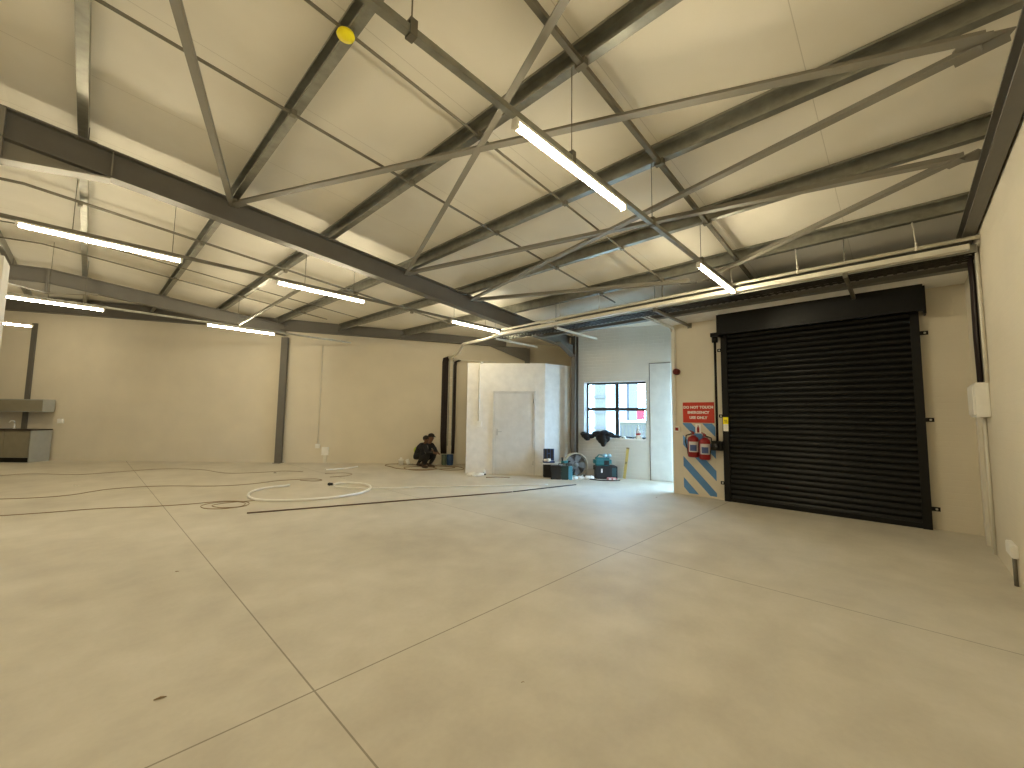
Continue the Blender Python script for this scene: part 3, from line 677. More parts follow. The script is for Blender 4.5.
# ------------------------------------------------------------------ window wall: window, doors, outside
wn = bpy.data.objects.new('window_1', None); COL.objects.link(wn); wn.location = WW0; wn.rotation_euler = (0, 0, rot_of(WWD)); wn['kind'] = 'structure'
def wpart(name, boxes, m, bev=0):
    k = MB()
    for a, b_ in boxes: k.box((a[0], -b_[1], a[2]), (b_[0], -a[1], b_[2]))   # local y = out of the room, negative
    if bev: k.bevel(bev, 1)
    me_o = link(name, k, m, None, (0, 0, 0), 0.0); me_o.parent = wn; me_o.location = (0, 0, 0)
    return me_o
f0, f1 = 0.25, 0.29
mS = (S_W0+S_W1)/2-0.02; mZ = 1.66; q = 0.022
wpart('window_frame', [((S_W0, f0, Z_W0), (S_W0+0.045, f1, Z_W1)), ((S_W1-0.045, f0, Z_W0), (S_W1, f1, Z_W1)), ((S_W0+0.045, f0, Z_W0), (S_W1-0.045, f1, Z_W0+0.045)), ((S_W0+0.045, f0, Z_W1-0.045), (S_W1-0.045, f1, Z_W1)),
      ((mS-0.045, f0, Z_W0+0.045), (mS+0.045, f1, Z_W1-0.045)), ((S_W0+0.045, f0, mZ-0.038), (mS-0.045, f1, mZ+0.038)), ((mS+0.045, f0, mZ-0.038), (S_W1-0.045, f1, mZ+0.038))], M_FRAME)
for a, b_ in ((S_W0+0.045, mS-0.045), (mS+0.045, S_W1-0.045)):
    for za, zb in ((Z_W0+0.045, mZ-0.038), (mZ+0.038, Z_W1-0.045)):
        wpart('window_pane', [((a, 0.267, za), (b_, 0.271, zb))], M_GLASS)
wpart('window_sill', [((S_W0+0.002, -0.015, Z_W0-0.03), (S_W1-0.002, f0-0.002, Z_W0+0.004))], M_WHITE)
# tall white door leaf beside the open doorway
dr = bpy.data.objects.new('door_2', None); COL.objects.link(dr); dr.location = WW0; dr.rotation_euler = (0, 0, rot_of(WWD)); dr['kind'] = 'structure'
k = MB(); k.box((-0.02, 0.001, 0.01), (0.45, 0.035, 2.74)); k.bevel(0.004, 1); o = link('door_leaf', k, M_DOOR, None, (0, 0, 0), 0.0); o.parent = dr
k = MB(); k.box((0.452, 0.001, 0.0), (0.465, 0.012, 2.75)); k.box((-0.02, 0.001, 2.742), (0.465, 0.012, 2.755)); o = link('door_frame', k, M_FRAME, None, (0, 0, 0), 0.0); o.parent = dr

# entrance opening behind the end of the shutter wall
dr = bpy.data.objects.new('door_3', None); COL.objects.link(dr); dr.location = (8.9, 3.2, 0); dr['kind'] = 'structure'
k = MB(); k.box((8.2505, 3.16, 0), (8.30, 3.22, 2.4995)); k.box((9.40, 3.16, 0), (9.45, 3.22, 2.4995)); k.box((8.30, 3.16, 2.45), (9.40, 3.22, 2.4995)); link('door_frame', k, M_FRAME, dr)

# outside
g = MB(); g.box((8.3, -12, -0.32), (60, 45, -0.22)); struct('ground', g, mat('yard_paving', (196, 194, 188), 0.8))
M_BW = mat('outside_white_wall', (150, 150, 146), 0.8); M_BG = mat('outside_grey_wall', (84, 80, 80), 0.9, spec=0.1); M_TEAL = mat('outside_teal_glass', (90, 84, 74), 0.6, spec=0.1)
def outp(px, py, dist):   # a point of the yard on the sight line through the window
    d = CF + CR*((px-512)/FPX) - CU*((py-384)/FPX); d = Vector((d.x, d.y, d.z)); d /= math.hypot(d.x, d.y)
    return Vector((0, 0, CAMZ))+d*dist
U = Vector((-0.2844, 0.9587, 0)); V = Vector((0.9587, 0.2844, 0))
def yard_box(name, pa, pb, depth, m, lab, cat, z0=-0.22, z1=None):
    a = Vector((pa.x, pa.y, z0)); n = (Vector((pb.x, pb.y, z0))-a).dot(U)
    t = thing(name, lab, cat, a); k = MB(); k.obox(a, U*n, V*depth, (0, 0, z1-z0)); sub(t, 'wall', k, m); return t, a, n
t, a, n = yard_box('office_building', outp(592, 410, 22), outp(612, 410, 22), 4, M_BW, 'white building with a tall teal window seen through the left panes', 'building', z1=6.5)
t2 = a+U*n*0.72-V*0.03
k = MB(); k.obox(a+U*n*0.18-V*0.04+Vector((0, 0, 0.3)), U*n*0.55, V*0.05, (0, 0, 3.4)); sub(t, 'window', k, M_TEAL)
k = MB()
for z in (0.3, 1.1, 1.9, 2.7, 3.6): k.obox(a+U*n*0.14-V*0.09+Vector((0, 0, z)), U*n*0.62, V*0.05, (0, 0, 0.12))
sub(t, 'window_bars', k, M_BG)
t, a, n = yard_box('grey_tower', outp(629, 410, 26), outp(619, 410, 26), 3, M_BG, 'bluish grey tower block beyond the right window panes', 'building', z1=9)
k = MB()
for z in (1.2, 2.4, 3.6, 4.8): k.obox(a+U*n*0.2-V*0.03+Vector((0, 0, z)), U*n*0.6, V*0.04, (0, 0, 0.5))
sub(t, 'window_row', k, M_TEAL)
t, a, n = yard_box('boundary_wall', outp(664, 420, 16), outp(618, 420, 16), 0.2, mat('outside_green_wall', (92, 86, 76), 0.9, spec=0.1), 'pale green boundary wall outside the right window panes', 'boundary wall', z1=1.28)
k = MB(); k.obox(a-V*0.05+Vector((0, 0, 1.502)), U*n, V*0.3, (0, 0, 0.08)); sub(t, 'coping', k, M_BW)
k = MB()
for i in range(12): k.obox(a+U*(n*i/11.5)-V*0.02+Vector((0, 0, 0.1)), U*0.04, V*0.03, (0, 0, 1.3))
sub(t, 'paling', k, M_BG)
p = outp(637.0, 416, 16.08)
t = thing('red_board', 'small red board standing on the boundary wall outside', 'board', (p.x, p.y, 1.3625))
k = MB(); k.obox(Vector((p.x, p.y, 1.40)), -U*0.27, V*0.03, (0, 0, 0.40)); sub(t, 'panel', k, mat('board_red', (176, 52, 62), 0.8, spec=0.1))
k = MB(); k.obox(Vector((p.x, p.y, 1.3625))-U*0.13, -U*0.03, V*0.03, (0, 0, 0.04)); sub(t, 'post', k, M_BG)

# ------------------------------------------------------------------ white office box
OA, OB, OC = Vector((6.70, 8.00, 0)), Vector((7.945, 6.46, 0)), Vector((8.82, 6.31, 0))
OH = 2.79
OD = (OB-OA).normalized(); ON = Vector((OD.y, -OD.x, 0))
if ON.dot(Vector((-1, -1, 0))) < 0: ON = -ON
w = MB()
d_s, d_e, d_h = 0.62, 1.46, 2.05
Lf = (OB-OA).length
w.poly([OA, OB, OC, Vector((9.3, 6.85, 0)), Vector((9.4, 7.5, 0)), OA-ON*1.55], (0, 0, OH))
struct('wall_office', w, M_PLASTER)
dr = bpy.data.objects.new('door_1', None); COL.objects.link(dr); dr.location = OA; dr['kind'] = 'structure'
def op(s, z, n=0): return OA+OD*s+ON*n+Vector((0, 0, z))
so = 0.72; se = 1.70; hd = 2.04
k = MB()
k.obox(op(so-0.045, 0.0, 0.0005), OD*0.045, ON*0.035, (0, 0, hd+0.045)); k.obox(op(se, 0.0, 0.0005), OD*0.045, ON*0.035, (0, 0, hd+0.045)); k.obox(op(so, hd, 0.0005), OD*(se-so), ON*0.035, (0, 0, 0.045))
link('door_frame', k, M_DOOR, dr)
k = MB(); k.obox(op(so+0.010, 0.010, 0.0005), OD*(se-so-0.020), ON*0.018, (0, 0, hd-0.014)); lf = link('door_leaf', k, M_DOOR, dr)
k = MB(); k.obox(op(so+0.05, 0.97, 0.023), OD*0.04, ON*0.006, (0, 0, 0.16)); k.tube([op(so+0.07, 1.06, 0.029), op(so+0.07, 1.06, 0.07), op(so+0.19, 1.06, 0.072)], 0.010); link('door_handle', k, M_CHROME, dr)
for z in (0.25, 1.78):
    k = MB(); k.tube([op(se-0.004, z, 0.038), op(se-0.004, z+0.1, 0.038)], 0.009); link('hinge', k, M_CHROME, dr)
t = thing('light_switch', 'white switch box with conduit to the roof of the white office', 'switch', op(0.30, 1.2))
k = MB(); k.obox(op(0.27, 1.17, 0.0005), OD*0.13, ON*0.045, (0, 0, 0.15)); k.bevel(0.005, 2); sub(t, 'box', k, M_WHITE)
k = MB(); k.obox(op(0.30, 1.20, 0.046), OD*0.035, ON*0.006, (0, 0, 0.08)); sub(t, 'rocker', k, M_WHITE)
k = MB(); k.tube([op(0.31, 1.32, 0.018), op(0.31, OH, 0.018), op(0.33, OH+0.03, 0.0), op(0.40, OH+0.02, -0.05)], 0.017); sub(t, 'conduit_drop', k, M_PVC)

# ------------------------------------------------------------------ back wall fittings
def wallbox(name, s, z, w_, h_, d, m, lab, cat, drop=None, rise=None):
    t = thing(name, lab, cat, bk(s, z-h_/2, 0))
    k = MB(); k.obox(bk(s-w_/2, z-h_/2, 0.001), BKD*w_, BKN*d, (0, 0, h_)); k.bevel(0.006, 2); sub(t, 'box', k, m)
    k = MB(); k.obox(bk(s-w_*0.3, z-h_*0.3, d+0.001), BKD*w_*0.6, BKN*0.006, (0, 0, h_*0.6)); sub(t, 'cover', k, M_WHITE)
    if drop: k = MB(); k.obox(bk(s-0.045, 0, 0.001), BKD*0.09, BKN*0.03, (0, 0, z-h_/2)); sub(t, 'floor_duct', k, M_PVC)
    if rise: k = MB(); k.tube([bk(s, z+h_/2, 0.02), bk(s, rise, 0.02)], 0.014); sub(t, 'conduit_rise', k, M_PVC)
def bs(px, py):      # distance along the back wall of the point seen at a pixel
    d = CF + CR*((px-512)/FPX) - CU*((py-384)/FPX); c = Vector((0, 0, CAMZ))
    tt = (BK0-c).dot(BKN)/d.dot(BKN); P = c+d*tt; return (P-BK0).dot(BKD), P.z
s, z = bs(318, 446); wallbox('wall_socket', s, z, 0.13, 0.13, 0.05, M_WHITE, 'small white socket at the end of the long wall conduit', 'socket', rise=3.5)
s, z = bs(325.5, 451); wallbox('wall_socket', s, z, 0.19, 0.24, 0.06, M_WHITE, 'white box on a short duct near the floor of the back wall', 'socket', drop=True)
s, z = bs(61, 421); wallbox('wall_socket', s, z, 0.15, 0.13, 0.04, M_WHITE, 'small white socket right of the kitchen cupboards', 'socket')

# kitchen cupboards
M_CAB = mat('grey_green_board', (164, 166, 160), 0.55); M_CABF = mat('shaded_beige_board', (140, 134, 116), 0.55); M_TOP = mat('dark_counter', (62, 52, 42), 0.4)  # beige board for the fronts: shade on them is put into the colour
KS0, KS1 = -2.82, -0.15
def kbox(s0, s1, n0, n1, z0, z1):
    k = MB(); k.obox(bk(s0, z0, n0), BKD*(s1-s0), BKN*(n1-n0), (0, 0, z1-z0)); return k
t = thing('kitchen_unit', 'grey kitchen base cupboard against the back wall at far left', 'cupboard', bk(-1.3, 0, 0.3))
sub(t, 'carcass', kbox(KS0, KS1, 0.06, 0.56, 0.13, 0.87), M_CAB)
sub(t, 'end_panel', kbox(KS1+0.0005, KS1+0.02, 0.06, 0.59, 0.0, 0.87), M_CAB)
sub(t, 'plinth', kbox(KS0, KS1-0.01, 0.08, 0.52, 0.0, 0.128), M_BLACK)
for i in range(4):
    a = KS0+0.01+i*0.66; d_ = sub(t, 'door', kbox(a, a+0.65, 0.561, 0.58, 0.14, 0.86), M_CABF)
o = link('kitchen_worktop', kbox(KS0, KS1+0.04, 0.06, 0.61, 0.872, 0.905), M_TOP, loc=bk(-1.3, 0.872, 0.3)); tag(o, 'dark worktop on the kitchen base cupboard', 'worktop', kind='thing')
t = thing('wall_cupboard', 'grey open-fronted cupboard hung above the kitchen worktop', 'cupboard', bk(-1.3, 1.4, 0.2))
sub(t, 'back_panel', kbox(KS0, KS1, 0.055, 0.06, 1.40, 1.72), M_CABF)
sub(t, 'end_panel', kbox(KS1+0.0005, KS1+0.02, 0.055, 0.37, 1.40, 1.74), M_CAB)
sub(t, 'top_panel', kbox(KS0, KS1, 0.061, 0.37, 1.72, 1.74), M_CAB)
sub(t, 'bottom_panel', kbox(KS0, KS1, 0.061, 0.37, 1.385, 1.40), M_CAB)
sub(t, 'door', kbox(KS0, KS1-0.005, 0.345, 0.362, 1.402, 1.715), M_CABF)
t = thing('kitchen_tap', 'small bright tap on the kitchen worktop', 'tap', bk(-1.02, 0.905, 0.2))
k = MB(); k.lathe(bk(-1.02, 0.906, 0.2), [(0.03, 0), (0.03, 0.01), (0.014, 0.02), (0.014, 0.14)], 12); sub(t, 'base', k, M_WHITE)
k = MB(); k.tube([bk(-1.02, 1.04, 0.2), bk(-1.02, 1.12, 0.22), bk(-1.02, 1.13, 0.30), bk(-1.02, 1.08, 0.34)], 0.011); sub(t, 'spout', k, M_WHITE)

# white partition whose end shows at the left edge
w = MB(); w.box((-4.5, 5.66, 0), (-0.585, 6.05, 2.785)); struct('wall_partition', w, M_PLASTER)

# vertical cables on the back wall, right of the crouching people
s0, _ = bs(447, 400)
t = thing('cable_ladder', 'vertical cable ladder on the back wall between dark cable bundles', 'cable ladder', bk(s0, 0.5, 0.05))
for ds in (0.045, 0.155):
    k = MB(); k.obox(bk(s0+ds, 0.55, 0.001), BKD*0.02, BKN*0.05, (0, 0, 2.65)); sub(t, 'side_rail', k, M_GALV)
for i in range(11):
    k = MB(); k.obox(bk(s0+0.0655, 0.7+i*0.235, 0.02), BKD*0.089, BKN*0.012, (0, 0, 0.03)); sub(t, 'rung', k, M_PVC)
def bundle(ds, wid, n, z0, z1, lab):
    k = MB()
    for i in range(n):
        d = ds+wid*(i/(n-1)-0.5)
        k.tube([bk(s0+d*0.9+0.02, z0, 0.12+0.02*(i % 2)), bk(s0+d, z0+0.5, 0.05+0.03*(i % 2)), bk(s0+d, 2.0, 0.045+0.03*(i % 2)), bk(s0+d, z1, 0.05+0.03*(i % 2))]+([bk(s0+d+0.02, z1+0.12, 0.09), bk(s0+d+0.15, z1+0.15, 0.2)]), 0.02, 6)
    o = link('cable_bundle', k, M_CABLE, loc=bk(s0+ds, z0, 0.06)); tag(o, lab, 'cables', kind='thing')
bundle(-0.07, 0.15, 7, 0.32, 3.05, 'thick bundle of dark cables hanging left of the cable ladder')
bundle(0.225, 0.06, 4, 0.32, 2.95, 'thinner bundle of dark cables hanging right of the cable ladder')
def drum(px, py, r, h, rgb, lab, name):
    p = floor_at(px, py); m_ = mat(name+'_paint', rgb, 0.45)
    t = thing('plastic_drum', lab, 'drum', (p.x, p.y, 0))
    k = MB(); k.lathe((p.x, p.y, 0), [(r*0.92, 0), (r, 0.03), (r, h*0.45), (r*1.03, h*0.47), (r, h*0.5), (r, h)], 18); sub(t, 'body', k, m_)
    k = MB(); k.lathe((p.x, p.y, h+0.0005), [(r*1.04, 0), (r*1.04, 0.025), (r*0.9, 0.03)], 18); sub(t, 'lid', k, m_)
drum(443.9, 465, 0.075, 0.27, (96, 112, 100), 'small grey green drum under the hanging cables', 'green')
drum(449.8, 465, 0.095, 0.28, (36, 70, 118), 'small blue drum under the hanging cables', 'blue')

# ------------------------------------------------------------------ people crouching by the back wall
def skin_body(name, verts, edges, radii, m, parent, root=0, lvl=2):
    me = bpy.data.meshes.new(name); me.from_pydata(verts, edges, [])
    o = bpy.data.objects.new(name, me); COL.objects.link(o); o.parent = parent; me.materials.append(m)
    sk = o.modifiers.new('Skin', 'SKIN'); sk.use_smooth_shade = True
    for i, r in enumerate(radii):
        v = me.skin_vertices[0].data[i]; v.radius = (r, r) if not isinstance(r, tuple) else r; v.use_root = (i == root)
    sb = o.modifiers.new('Subdivision', 'SUBSURF'); sb.levels = lvl; sb.render_levels = lvl
    return o
M_SKIN = mat('brown_skin', (112, 78, 58), 0.55); M_NAVY = mat('navy_workwear', (15, 18, 28), 0.8); M_DARKTR = mat('dark_trousers', (17, 17, 21), 0.8)
M_HAIR = mat('black_hair', (22, 17, 15), 0.7); M_SHOE = mat('brown_boot', (62, 48, 40), 0.6); M_HIVIS = mat('hi_vis_yellow', (176, 196, 60), 0.6); M_GREYP = mat('grey_cloth', (120, 120, 118), 0.8)
def person(px, py, face, scale, label, cap, vest, group='people crouching by the back wall', dip=0.0, vs=0.0):
    p = floor_at(px, py); ca, sa = math.cos(face), math.sin(face)
    t = thing('person', label, 'person', (p.x, p.y, 0), group)
    def T(x, y, z): return (scale*(x*ca-y*sa), scale*(x*sa+y*ca), scale*z)
    J = {}; V_ = []; E_ = []; R_ = []
    def add(k, c, r, par=None):
        J[k] = len(V_); V_.append(T(*c)); R_.append(r*scale)
        if par is not None: E_.append((J[par], J[k]))
    hx, hz = 0.19+dip*0.35, 0.98-dip
    add('pelvis', (-0.17, 0, 0.30), 0.125); add('tail', (-0.26, 0, 0.29), 0.055, 'pelvis'); add('waist', (-0.10, 0, 0.46), 0.12, 'pelvis'); add('chest', (0.03+dip*0.1, 0, 0.66-dip*0.4), 0.135, 'waist')
    add('neckb', (0.11+dip*0.2, 0, 0.80-dip*0.7), 0.07, 'chest'); add('neck', (0.15+dip*0.3, 0, 0.87-dip*0.9), 0.055, 'neckb')
    for s, sg in (('l', 1), ('r', -1)):
        add('sh'+s, (0.07+dip*0.1, 0.17*sg, 0.74-dip*0.5), 0.062, 'chest'); add('el'+s, (0.22, 0.21*sg, 0.53-dip*0.3), 0.044, 'sh'+s); add('wr'+s, (0.40, 0.08*sg, 0.52), 0.030, 'el'+s); add('pa'+s, (0.46, 0.06*sg, 0.50), 0.036, 'wr'+s)
        for q, (dy, l) in enumerate(((-0.028, 0.065), (-0.009, 0.075), (0.010, 0.07), (0.028, 0.055))):
            add(f'f{q}{s}', (0.46+l*0.6, 0.06*sg+dy, 0.485), 0.0095, 'pa'+s); add(f'g{q}{s}', (0.46+l, 0.06*sg+dy, 0.455), 0.008, f'f{q}{s}')
        add('th'+s, (0.46, 0.06*sg-0.045*sg, 0.52), 0.011, 'pa'+s); add('ti'+s, (0.50, 0.06*sg-0.055*sg, 0.51), 0.009, 'th'+s)
        add('hip'+s, (-0.14, 0.10*sg, 0.29), 0.095, 'pelvis'); add('kn'+s, (0.24, 0.16*sg, 0.43), 0.066, 'hip'+s); add('an'+s, (0.02, 0.13*sg, 0.10), 0.042, 'kn'+s); add('to'+s, (0.17, 0.15*sg, 0.035), 0.036, 'an'+s)
    hd = (hx, 0, hz)
    add('head0', (hx-0.01, 0, hz-0.05), 0.075, 'neck'); add('head1', (hx, 0, hz+0.03), 0.10, 'head0'); add('head2', (hx-0.01, 0, hz+0.09), 0.07, 'head1')
    bare = ('neck', 'head', 'pa', 'f', 'g', 'th', 'ti', 'wr')
    keys_ = list(J)
    skin_body('body', V_, E_, [q*(1.0 if keys_[i].startswith(bare) else 0.72) for i, q in enumerate(R_)], M_SKIN, t)
    def garment(name, keys, links, grow, m, root):
        vs_ = [V_[J[k]] for k in keys]; es = [(keys.index(a), keys.index(b)) for a, b in links]
        skin_body(name, vs_, es, [R_[J[k]]+grow*scale for k in keys], m, t, keys.index(root))
    garment('jacket', ['waist', 'chest', 'neckb', 'shl', 'ell', 'wrl', 'shr', 'elr', 'wrr', 'pelvis', 'tail'], [('tail', 'pelvis'), ('pelvis', 'waist'), ('waist', 'chest'), ('chest', 'neckb'), ('chest', 'shl'), ('shl', 'ell'), ('ell', 'wrl'), ('chest', 'shr'), ('shr', 'elr'), ('elr', 'wrr')], 0.018, M_NAVY, 'waist')
    R_[J['pelvis']] = 0.10*scale
    garment('trousers', ['pelvis', 'hipl', 'knl', 'anl', 'hipr', 'knr', 'anr', 'tail'], [('tail', 'pelvis'), ('pelvis', 'hipl'), ('hipl', 'knl'), ('knl', 'anl'), ('pelvis', 'hipr'), ('hipr', 'knr'), ('knr', 'anr')], 0.016, M_DARKTR, 'pelvis')
    for sg in (1, -1):
        k = MB(); a = [Vector(T(-0.05, 0.125*sg, 0.04)), Vector(T(0.06, 0.135*sg, 0.045)), Vector(T(0.16, 0.15*sg, 0.04)), Vector(T(0.21, 0.155*sg, 0.035))]
        k.tube([v+t.location for v in a], [0.042*scale, 0.05*scale, 0.045*scale, 0.022*scale], 10)
        k.tube([Vector(T(0.0, 0.13*sg, 0.05))+t.location, Vector(T(0.03, 0.135*sg, 0.13))+t.location], 0.056*scale, 10); sub(t, 'boot', k, M_SHOE)
    # face
    k = MB(); k.tube([Vector(T(hx+0.085, 0, hz+0.035))+t.location, Vector(T(hx+0.118, 0, hz-0.01))+t.location], [0.008*scale, 0.015*scale], 8); sub(t, 'nose', k, M_SKIN)
    for sg in (1, -1):
        k = MB(); k.blob(Vector(T(hx+0.083, 0.033*sg, hz+0.035))+t.location, (0.011*scale,)*3, 8); sub(t, 'eye', k, M_RUBBER)
        k = MB(); k.blob(Vector(T(hx-0.005, 0.095*sg, hz+0.01))+t.location, (0.02*scale, 0.02*scale, 0.032*scale), 8); sub(t, 'ear', k, M_SKIN)
    k = MB(); k.blob(Vector(T(hx+0.082, 0, hz-0.045))+t.location, (0.012*scale, 0.026*scale, 0.007*scale), 8); sub(t, 'mouth', k, mat('lip', (90, 52, 46), 0.5))
    if cap:
        k = MB(); c0 = Vector(T(hx-0.005, 0, hz+0.045))+t.location
        k.lathe(c0, [(0.112*scale, 0), (0.113*scale, 0.03*scale), (0.098*scale, 0.075*scale), (0.06*scale, 0.105*scale), (0.012*scale, 0.115*scale)], 16); cp = sub(t, 'cap', k, M_HAIR)
        k = MB(); n = 9; pts = [T(hx+0.07+0.13*math.sin(math.pi*i/(n-1)), -0.09+0.18*i/(n-1), hz+0.05-0.015*math.sin(math.pi*i/(n-1))) for i in range(n)]
        k.poly([Vector(q)+t.location for q in pts], (0, 0, 0.008)); sub(cp, 'peak', k, M_HAIR)
    else:
        k = MB(); k.blob(Vector(T(hx-0.03, 0, hz+0.055))+t.location, (0.112*scale, 0.112*scale, 0.10*scale), 14, jit=0.03); sub(t, 'hair', k, M_HAIR)
    if vest:
        k = MB(); k.blob(Vector(T(-0.20, 0.03, 0.50))+t.location, (0.10*scale, 0.15*scale, 0.13*scale), 12); v_ = sub(t, 'hi_vis_patch', k, M_HIVIS); v_['label'] = 'yellow green patch on the back'
    else:
        k = MB(); k.blob(Vector(T(0.14, -0.135, 0.66))+t.location, (0.05*scale, 0.035*scale, 0.09*scale), 10); k.blob(Vector(T(0.1, -0.15, 0.56))+t.location, (0.035*scale, 0.035*scale, 0.09*scale), 10); v_ = sub(t, 'cloth_strap', k, M_GREYP); v_['label'] = 'pale grey cloth over the shoulder'
fr = math.atan2(CR.y, CR.x)
person(426.4, 467.6, fr-0.6, 0.835, 'person in dark clothes and peaked cap crouching, facing right', True, False)
person(420.6, 465.4, fr-0.45, 0.84, 'person with black hair and yellow green vest crouching behind the capped one', False, True, dip=0.10)

# things on the floor round them
def bucket(px, py, r, h, m, lab, name='paint_bucket', lid=True):
    p = floor_at(px, py); t = thing(name, lab, 'bucket', (p.x, p.y, 0))
    k = MB(); k.lathe((p.x, p.y, 0), [(r*0.85, 0), (r, h), (r*1.05, h), (r*1.05, h-0.02)], 16); sub(t, 'body', k, m)
    if lid: k = MB(); k.lathe((p.x, p.y, h+0.0005), [(r*1.06, 0), (r*1.06, 0.02), (r*0.5, 0.025), (r*0.45, 0.07), (r*0.2, 0.075)], 16); sub(t, 'lid', k, m)
    k = MB(); k.tube([(p.x+r*CR.x*math.cos(a), p.y+r*CR.y*math.cos(a), h*0.9-r*0.8*math.sin(a)) for a in [math.pi*i/8 for i in range(9)]], 0.004, 6); sub(t, 'wire_handle', k, M_GALV)
bucket(400.8, 465.2, 0.075, 0.15, M_WHITE, 'white tub with lid on the floor left of the crouching people')
p = floor_at(408.7, 465.2)
t = thing('paint_roller', 'white roller head standing by the white tub near the crouching people', 'tool', (p.x, p.y, 0))
k = MB(); k.tube([(p.x, p.y, 0.03), p+CR*(-0.06)+Vector((0, 0, 0.17))], 0.05, 12); sub(t, 'roller_sleeve', k, M_WHITE)
k = MB(); k.tube([p+Vector((0, 0, 0.03)), p+CR*0.1+Vector((0, 0, 0.02)), p+CR*0.12+Vector((0, 0, 0.05))], 0.008, 6); sub(t, 'handle', k, M_GALV)

def floor_line(name, pix, r, m, label, cat, close=False, z=None):
    z = r if z is None else z
    P = [floor_at(a, b, z) for a, b in pix]
    Q = []
    n = len(P)
    for i in range(n if close else n-1):   # Catmull-Rom
        a, b, c_, d = (P[(i-1) % n] if (i or close) else P[0]), P[i], P[(i+1) % n], (P[(i+2) % n] if (i+2 < n or close) else P[-1])
        for k in range(6):
            u = k/6; Q.append(0.5*((2*b)+(c_-a)*u+(2*a-5*b+4*c_-d)*u*u+(3*b-a-3*c_+d)*u**3))
    if not close: Q.append(P[-1])
    k = MB(); k.tube(Q, r, 6, close=close); o = link(name, k, m, loc=(Q[0].x, Q[0].y, 0)); tag(o, label, cat, kind='thing'); return o
# white flexible conduit loop and its tail
floor_line('flexible_conduit', [(289.5, 485.3), (280, 486.2), (268, 487.5), (256, 490), (249, 493.5), (249, 497), (256, 499.5), (270, 500.5), (290, 500.3), (310, 499.3), (332, 497.5), (350, 495), (362, 492.3), (369.5, 489), (370, 486), (363, 483.8), (350, 482.8), (338, 483.3), (334, 484.6)], 0.022, M_WHITE, 'white flexible conduit lying in a big open loop on the floor', 'conduit')
floor_line('flexible_conduit', [(334, 486.5), (352, 488), (372, 488.3), (400, 487.6), (440, 486.8), (480, 486), (515, 485.2), (548, 484.4)], 0.014, M_WHITE, 'long white cable running right from the loop towards the tools', 'cable')
floor_line('conduit_offcut', [(325, 469.6), (336, 468.9), (347, 468), (357.5, 466.4)], 0.02, M_WHITE, 'white conduit offcut on the floor before the back wall', 'conduit')
floor_line('steel_rod', [(247, 513), (512, 491.8)], 0.011, mat('rod_brown', (98, 76, 60), 0.5), 'long dark straight rod on the floor pointing at the tools, left piece', 'rod')
floor_line('steel_rod', [(513, 491.7), (576, 484.5)], 0.010, M_RUBBER, 'dark rod on the floor reaching the tool boxes, right piece', 'rod')
floor_line('brown_cable', [(-20, 517), (40, 513), (100, 508.5), (150, 506.5), (190, 504), (225, 501), (247, 502), (246, 505.5), (225, 508.5), (206, 508.5), (201, 506), (212, 503), (232, 501.5), (245, 503), (240, 506.5), (222, 507.6), (212, 505.6), (225, 503), (255, 500.5)], 0.0055, M_BROWNCABLE, 'thin brown cable across the left floor ending in a small coil', 'cable')
floor_line('brown_cable', [(-20, 499.5), (30, 498), (70, 495), (110, 489), (160, 486), (215, 486), (250, 484), (280, 480.5), (312, 478.8), (322, 480), (314, 481), (300, 480.2)], 0.0055, M_BROWNCABLE, 'brown cable sweeping across the floor behind the white loop', 'cable')
floor_line('brown_cable', [(-15, 477), (30, 473.8), (75, 474.6), (110, 472.5), (160, 469), (200, 469.5), (225, 473), (255, 472.6), (285, 471), (303, 471.7)], 0.005, M_BROWNCABLE, 'faint thin cable nearest the back wall on the left floor', 'cable')
floor_line('brown_cable', [(330, 477), (345, 476), (352, 474), (342, 472.8), (325, 473.6)], 0.005, M_BROWNCABLE, 'short curl of brown cable behind the white loop', 'cable')
for pix, lab in (([(392, 467), (385, 465), (395, 463.8), (415, 464.5), (440, 466), (455, 467.5), (440, 469), (415, 469.5), (398, 468.5)], 'brown cable heap looped in front of the crouching people'),
                 ([(404, 467.5), (420, 466.5), (436, 468), (430, 470), (412, 470)], 'small inner loop of cable before the crouching people'),
                 ([(432, 466.5), (446, 465.8), (460, 467), (463, 469.5), (446, 470), (436, 468.5)], 'loop of brown cable under the hanging bundles')):
    floor_line('cable_loop', pix, 0.009, M_BROWNCABLE, lab, 'cable', close=True)
p = floor_at(332.5, 485.6)
t = thing('conduit_coupler', 'small dark coupler at the end of the white loop', 'fitting', (p.x, p.y, 0))
k = MB(); k.tube([(p.x, p.y, 0.03), p-CR*0.09+Vector((0, 0, 0.03))], 0.026, 10); sub(t, 'sleeve', k, M_RUBBER)
k = MB(); k.tube([p-CR*0.05+Vector((0, 0, 0.03)), p-CR*0.07+Vector((0, 0, 0.03))], 0.032, 10); sub(t, 'collar', k, M_RUBBER)

# ------------------------------------------------------------------ tools by the office corner
M_TBK = mat('toolbox_black', (30, 31, 34), 0.5); M_TTEAL = mat('toolbox_teal', (48, 118, 124), 0.5); M_TBLUE = mat('lid_blue', (42, 64, 104), 0.5); M_FOAM = mat('polystyrene', (216, 214, 206), 0.8)
F2 = Vector((CF.x, CF.y, 0)).normalized(); R2 = Vector((CR.x, CR.y, 0)).normalized()
def fp(px, py): v = floor_at(px, py); return Vector((v.x, v.y, 0))
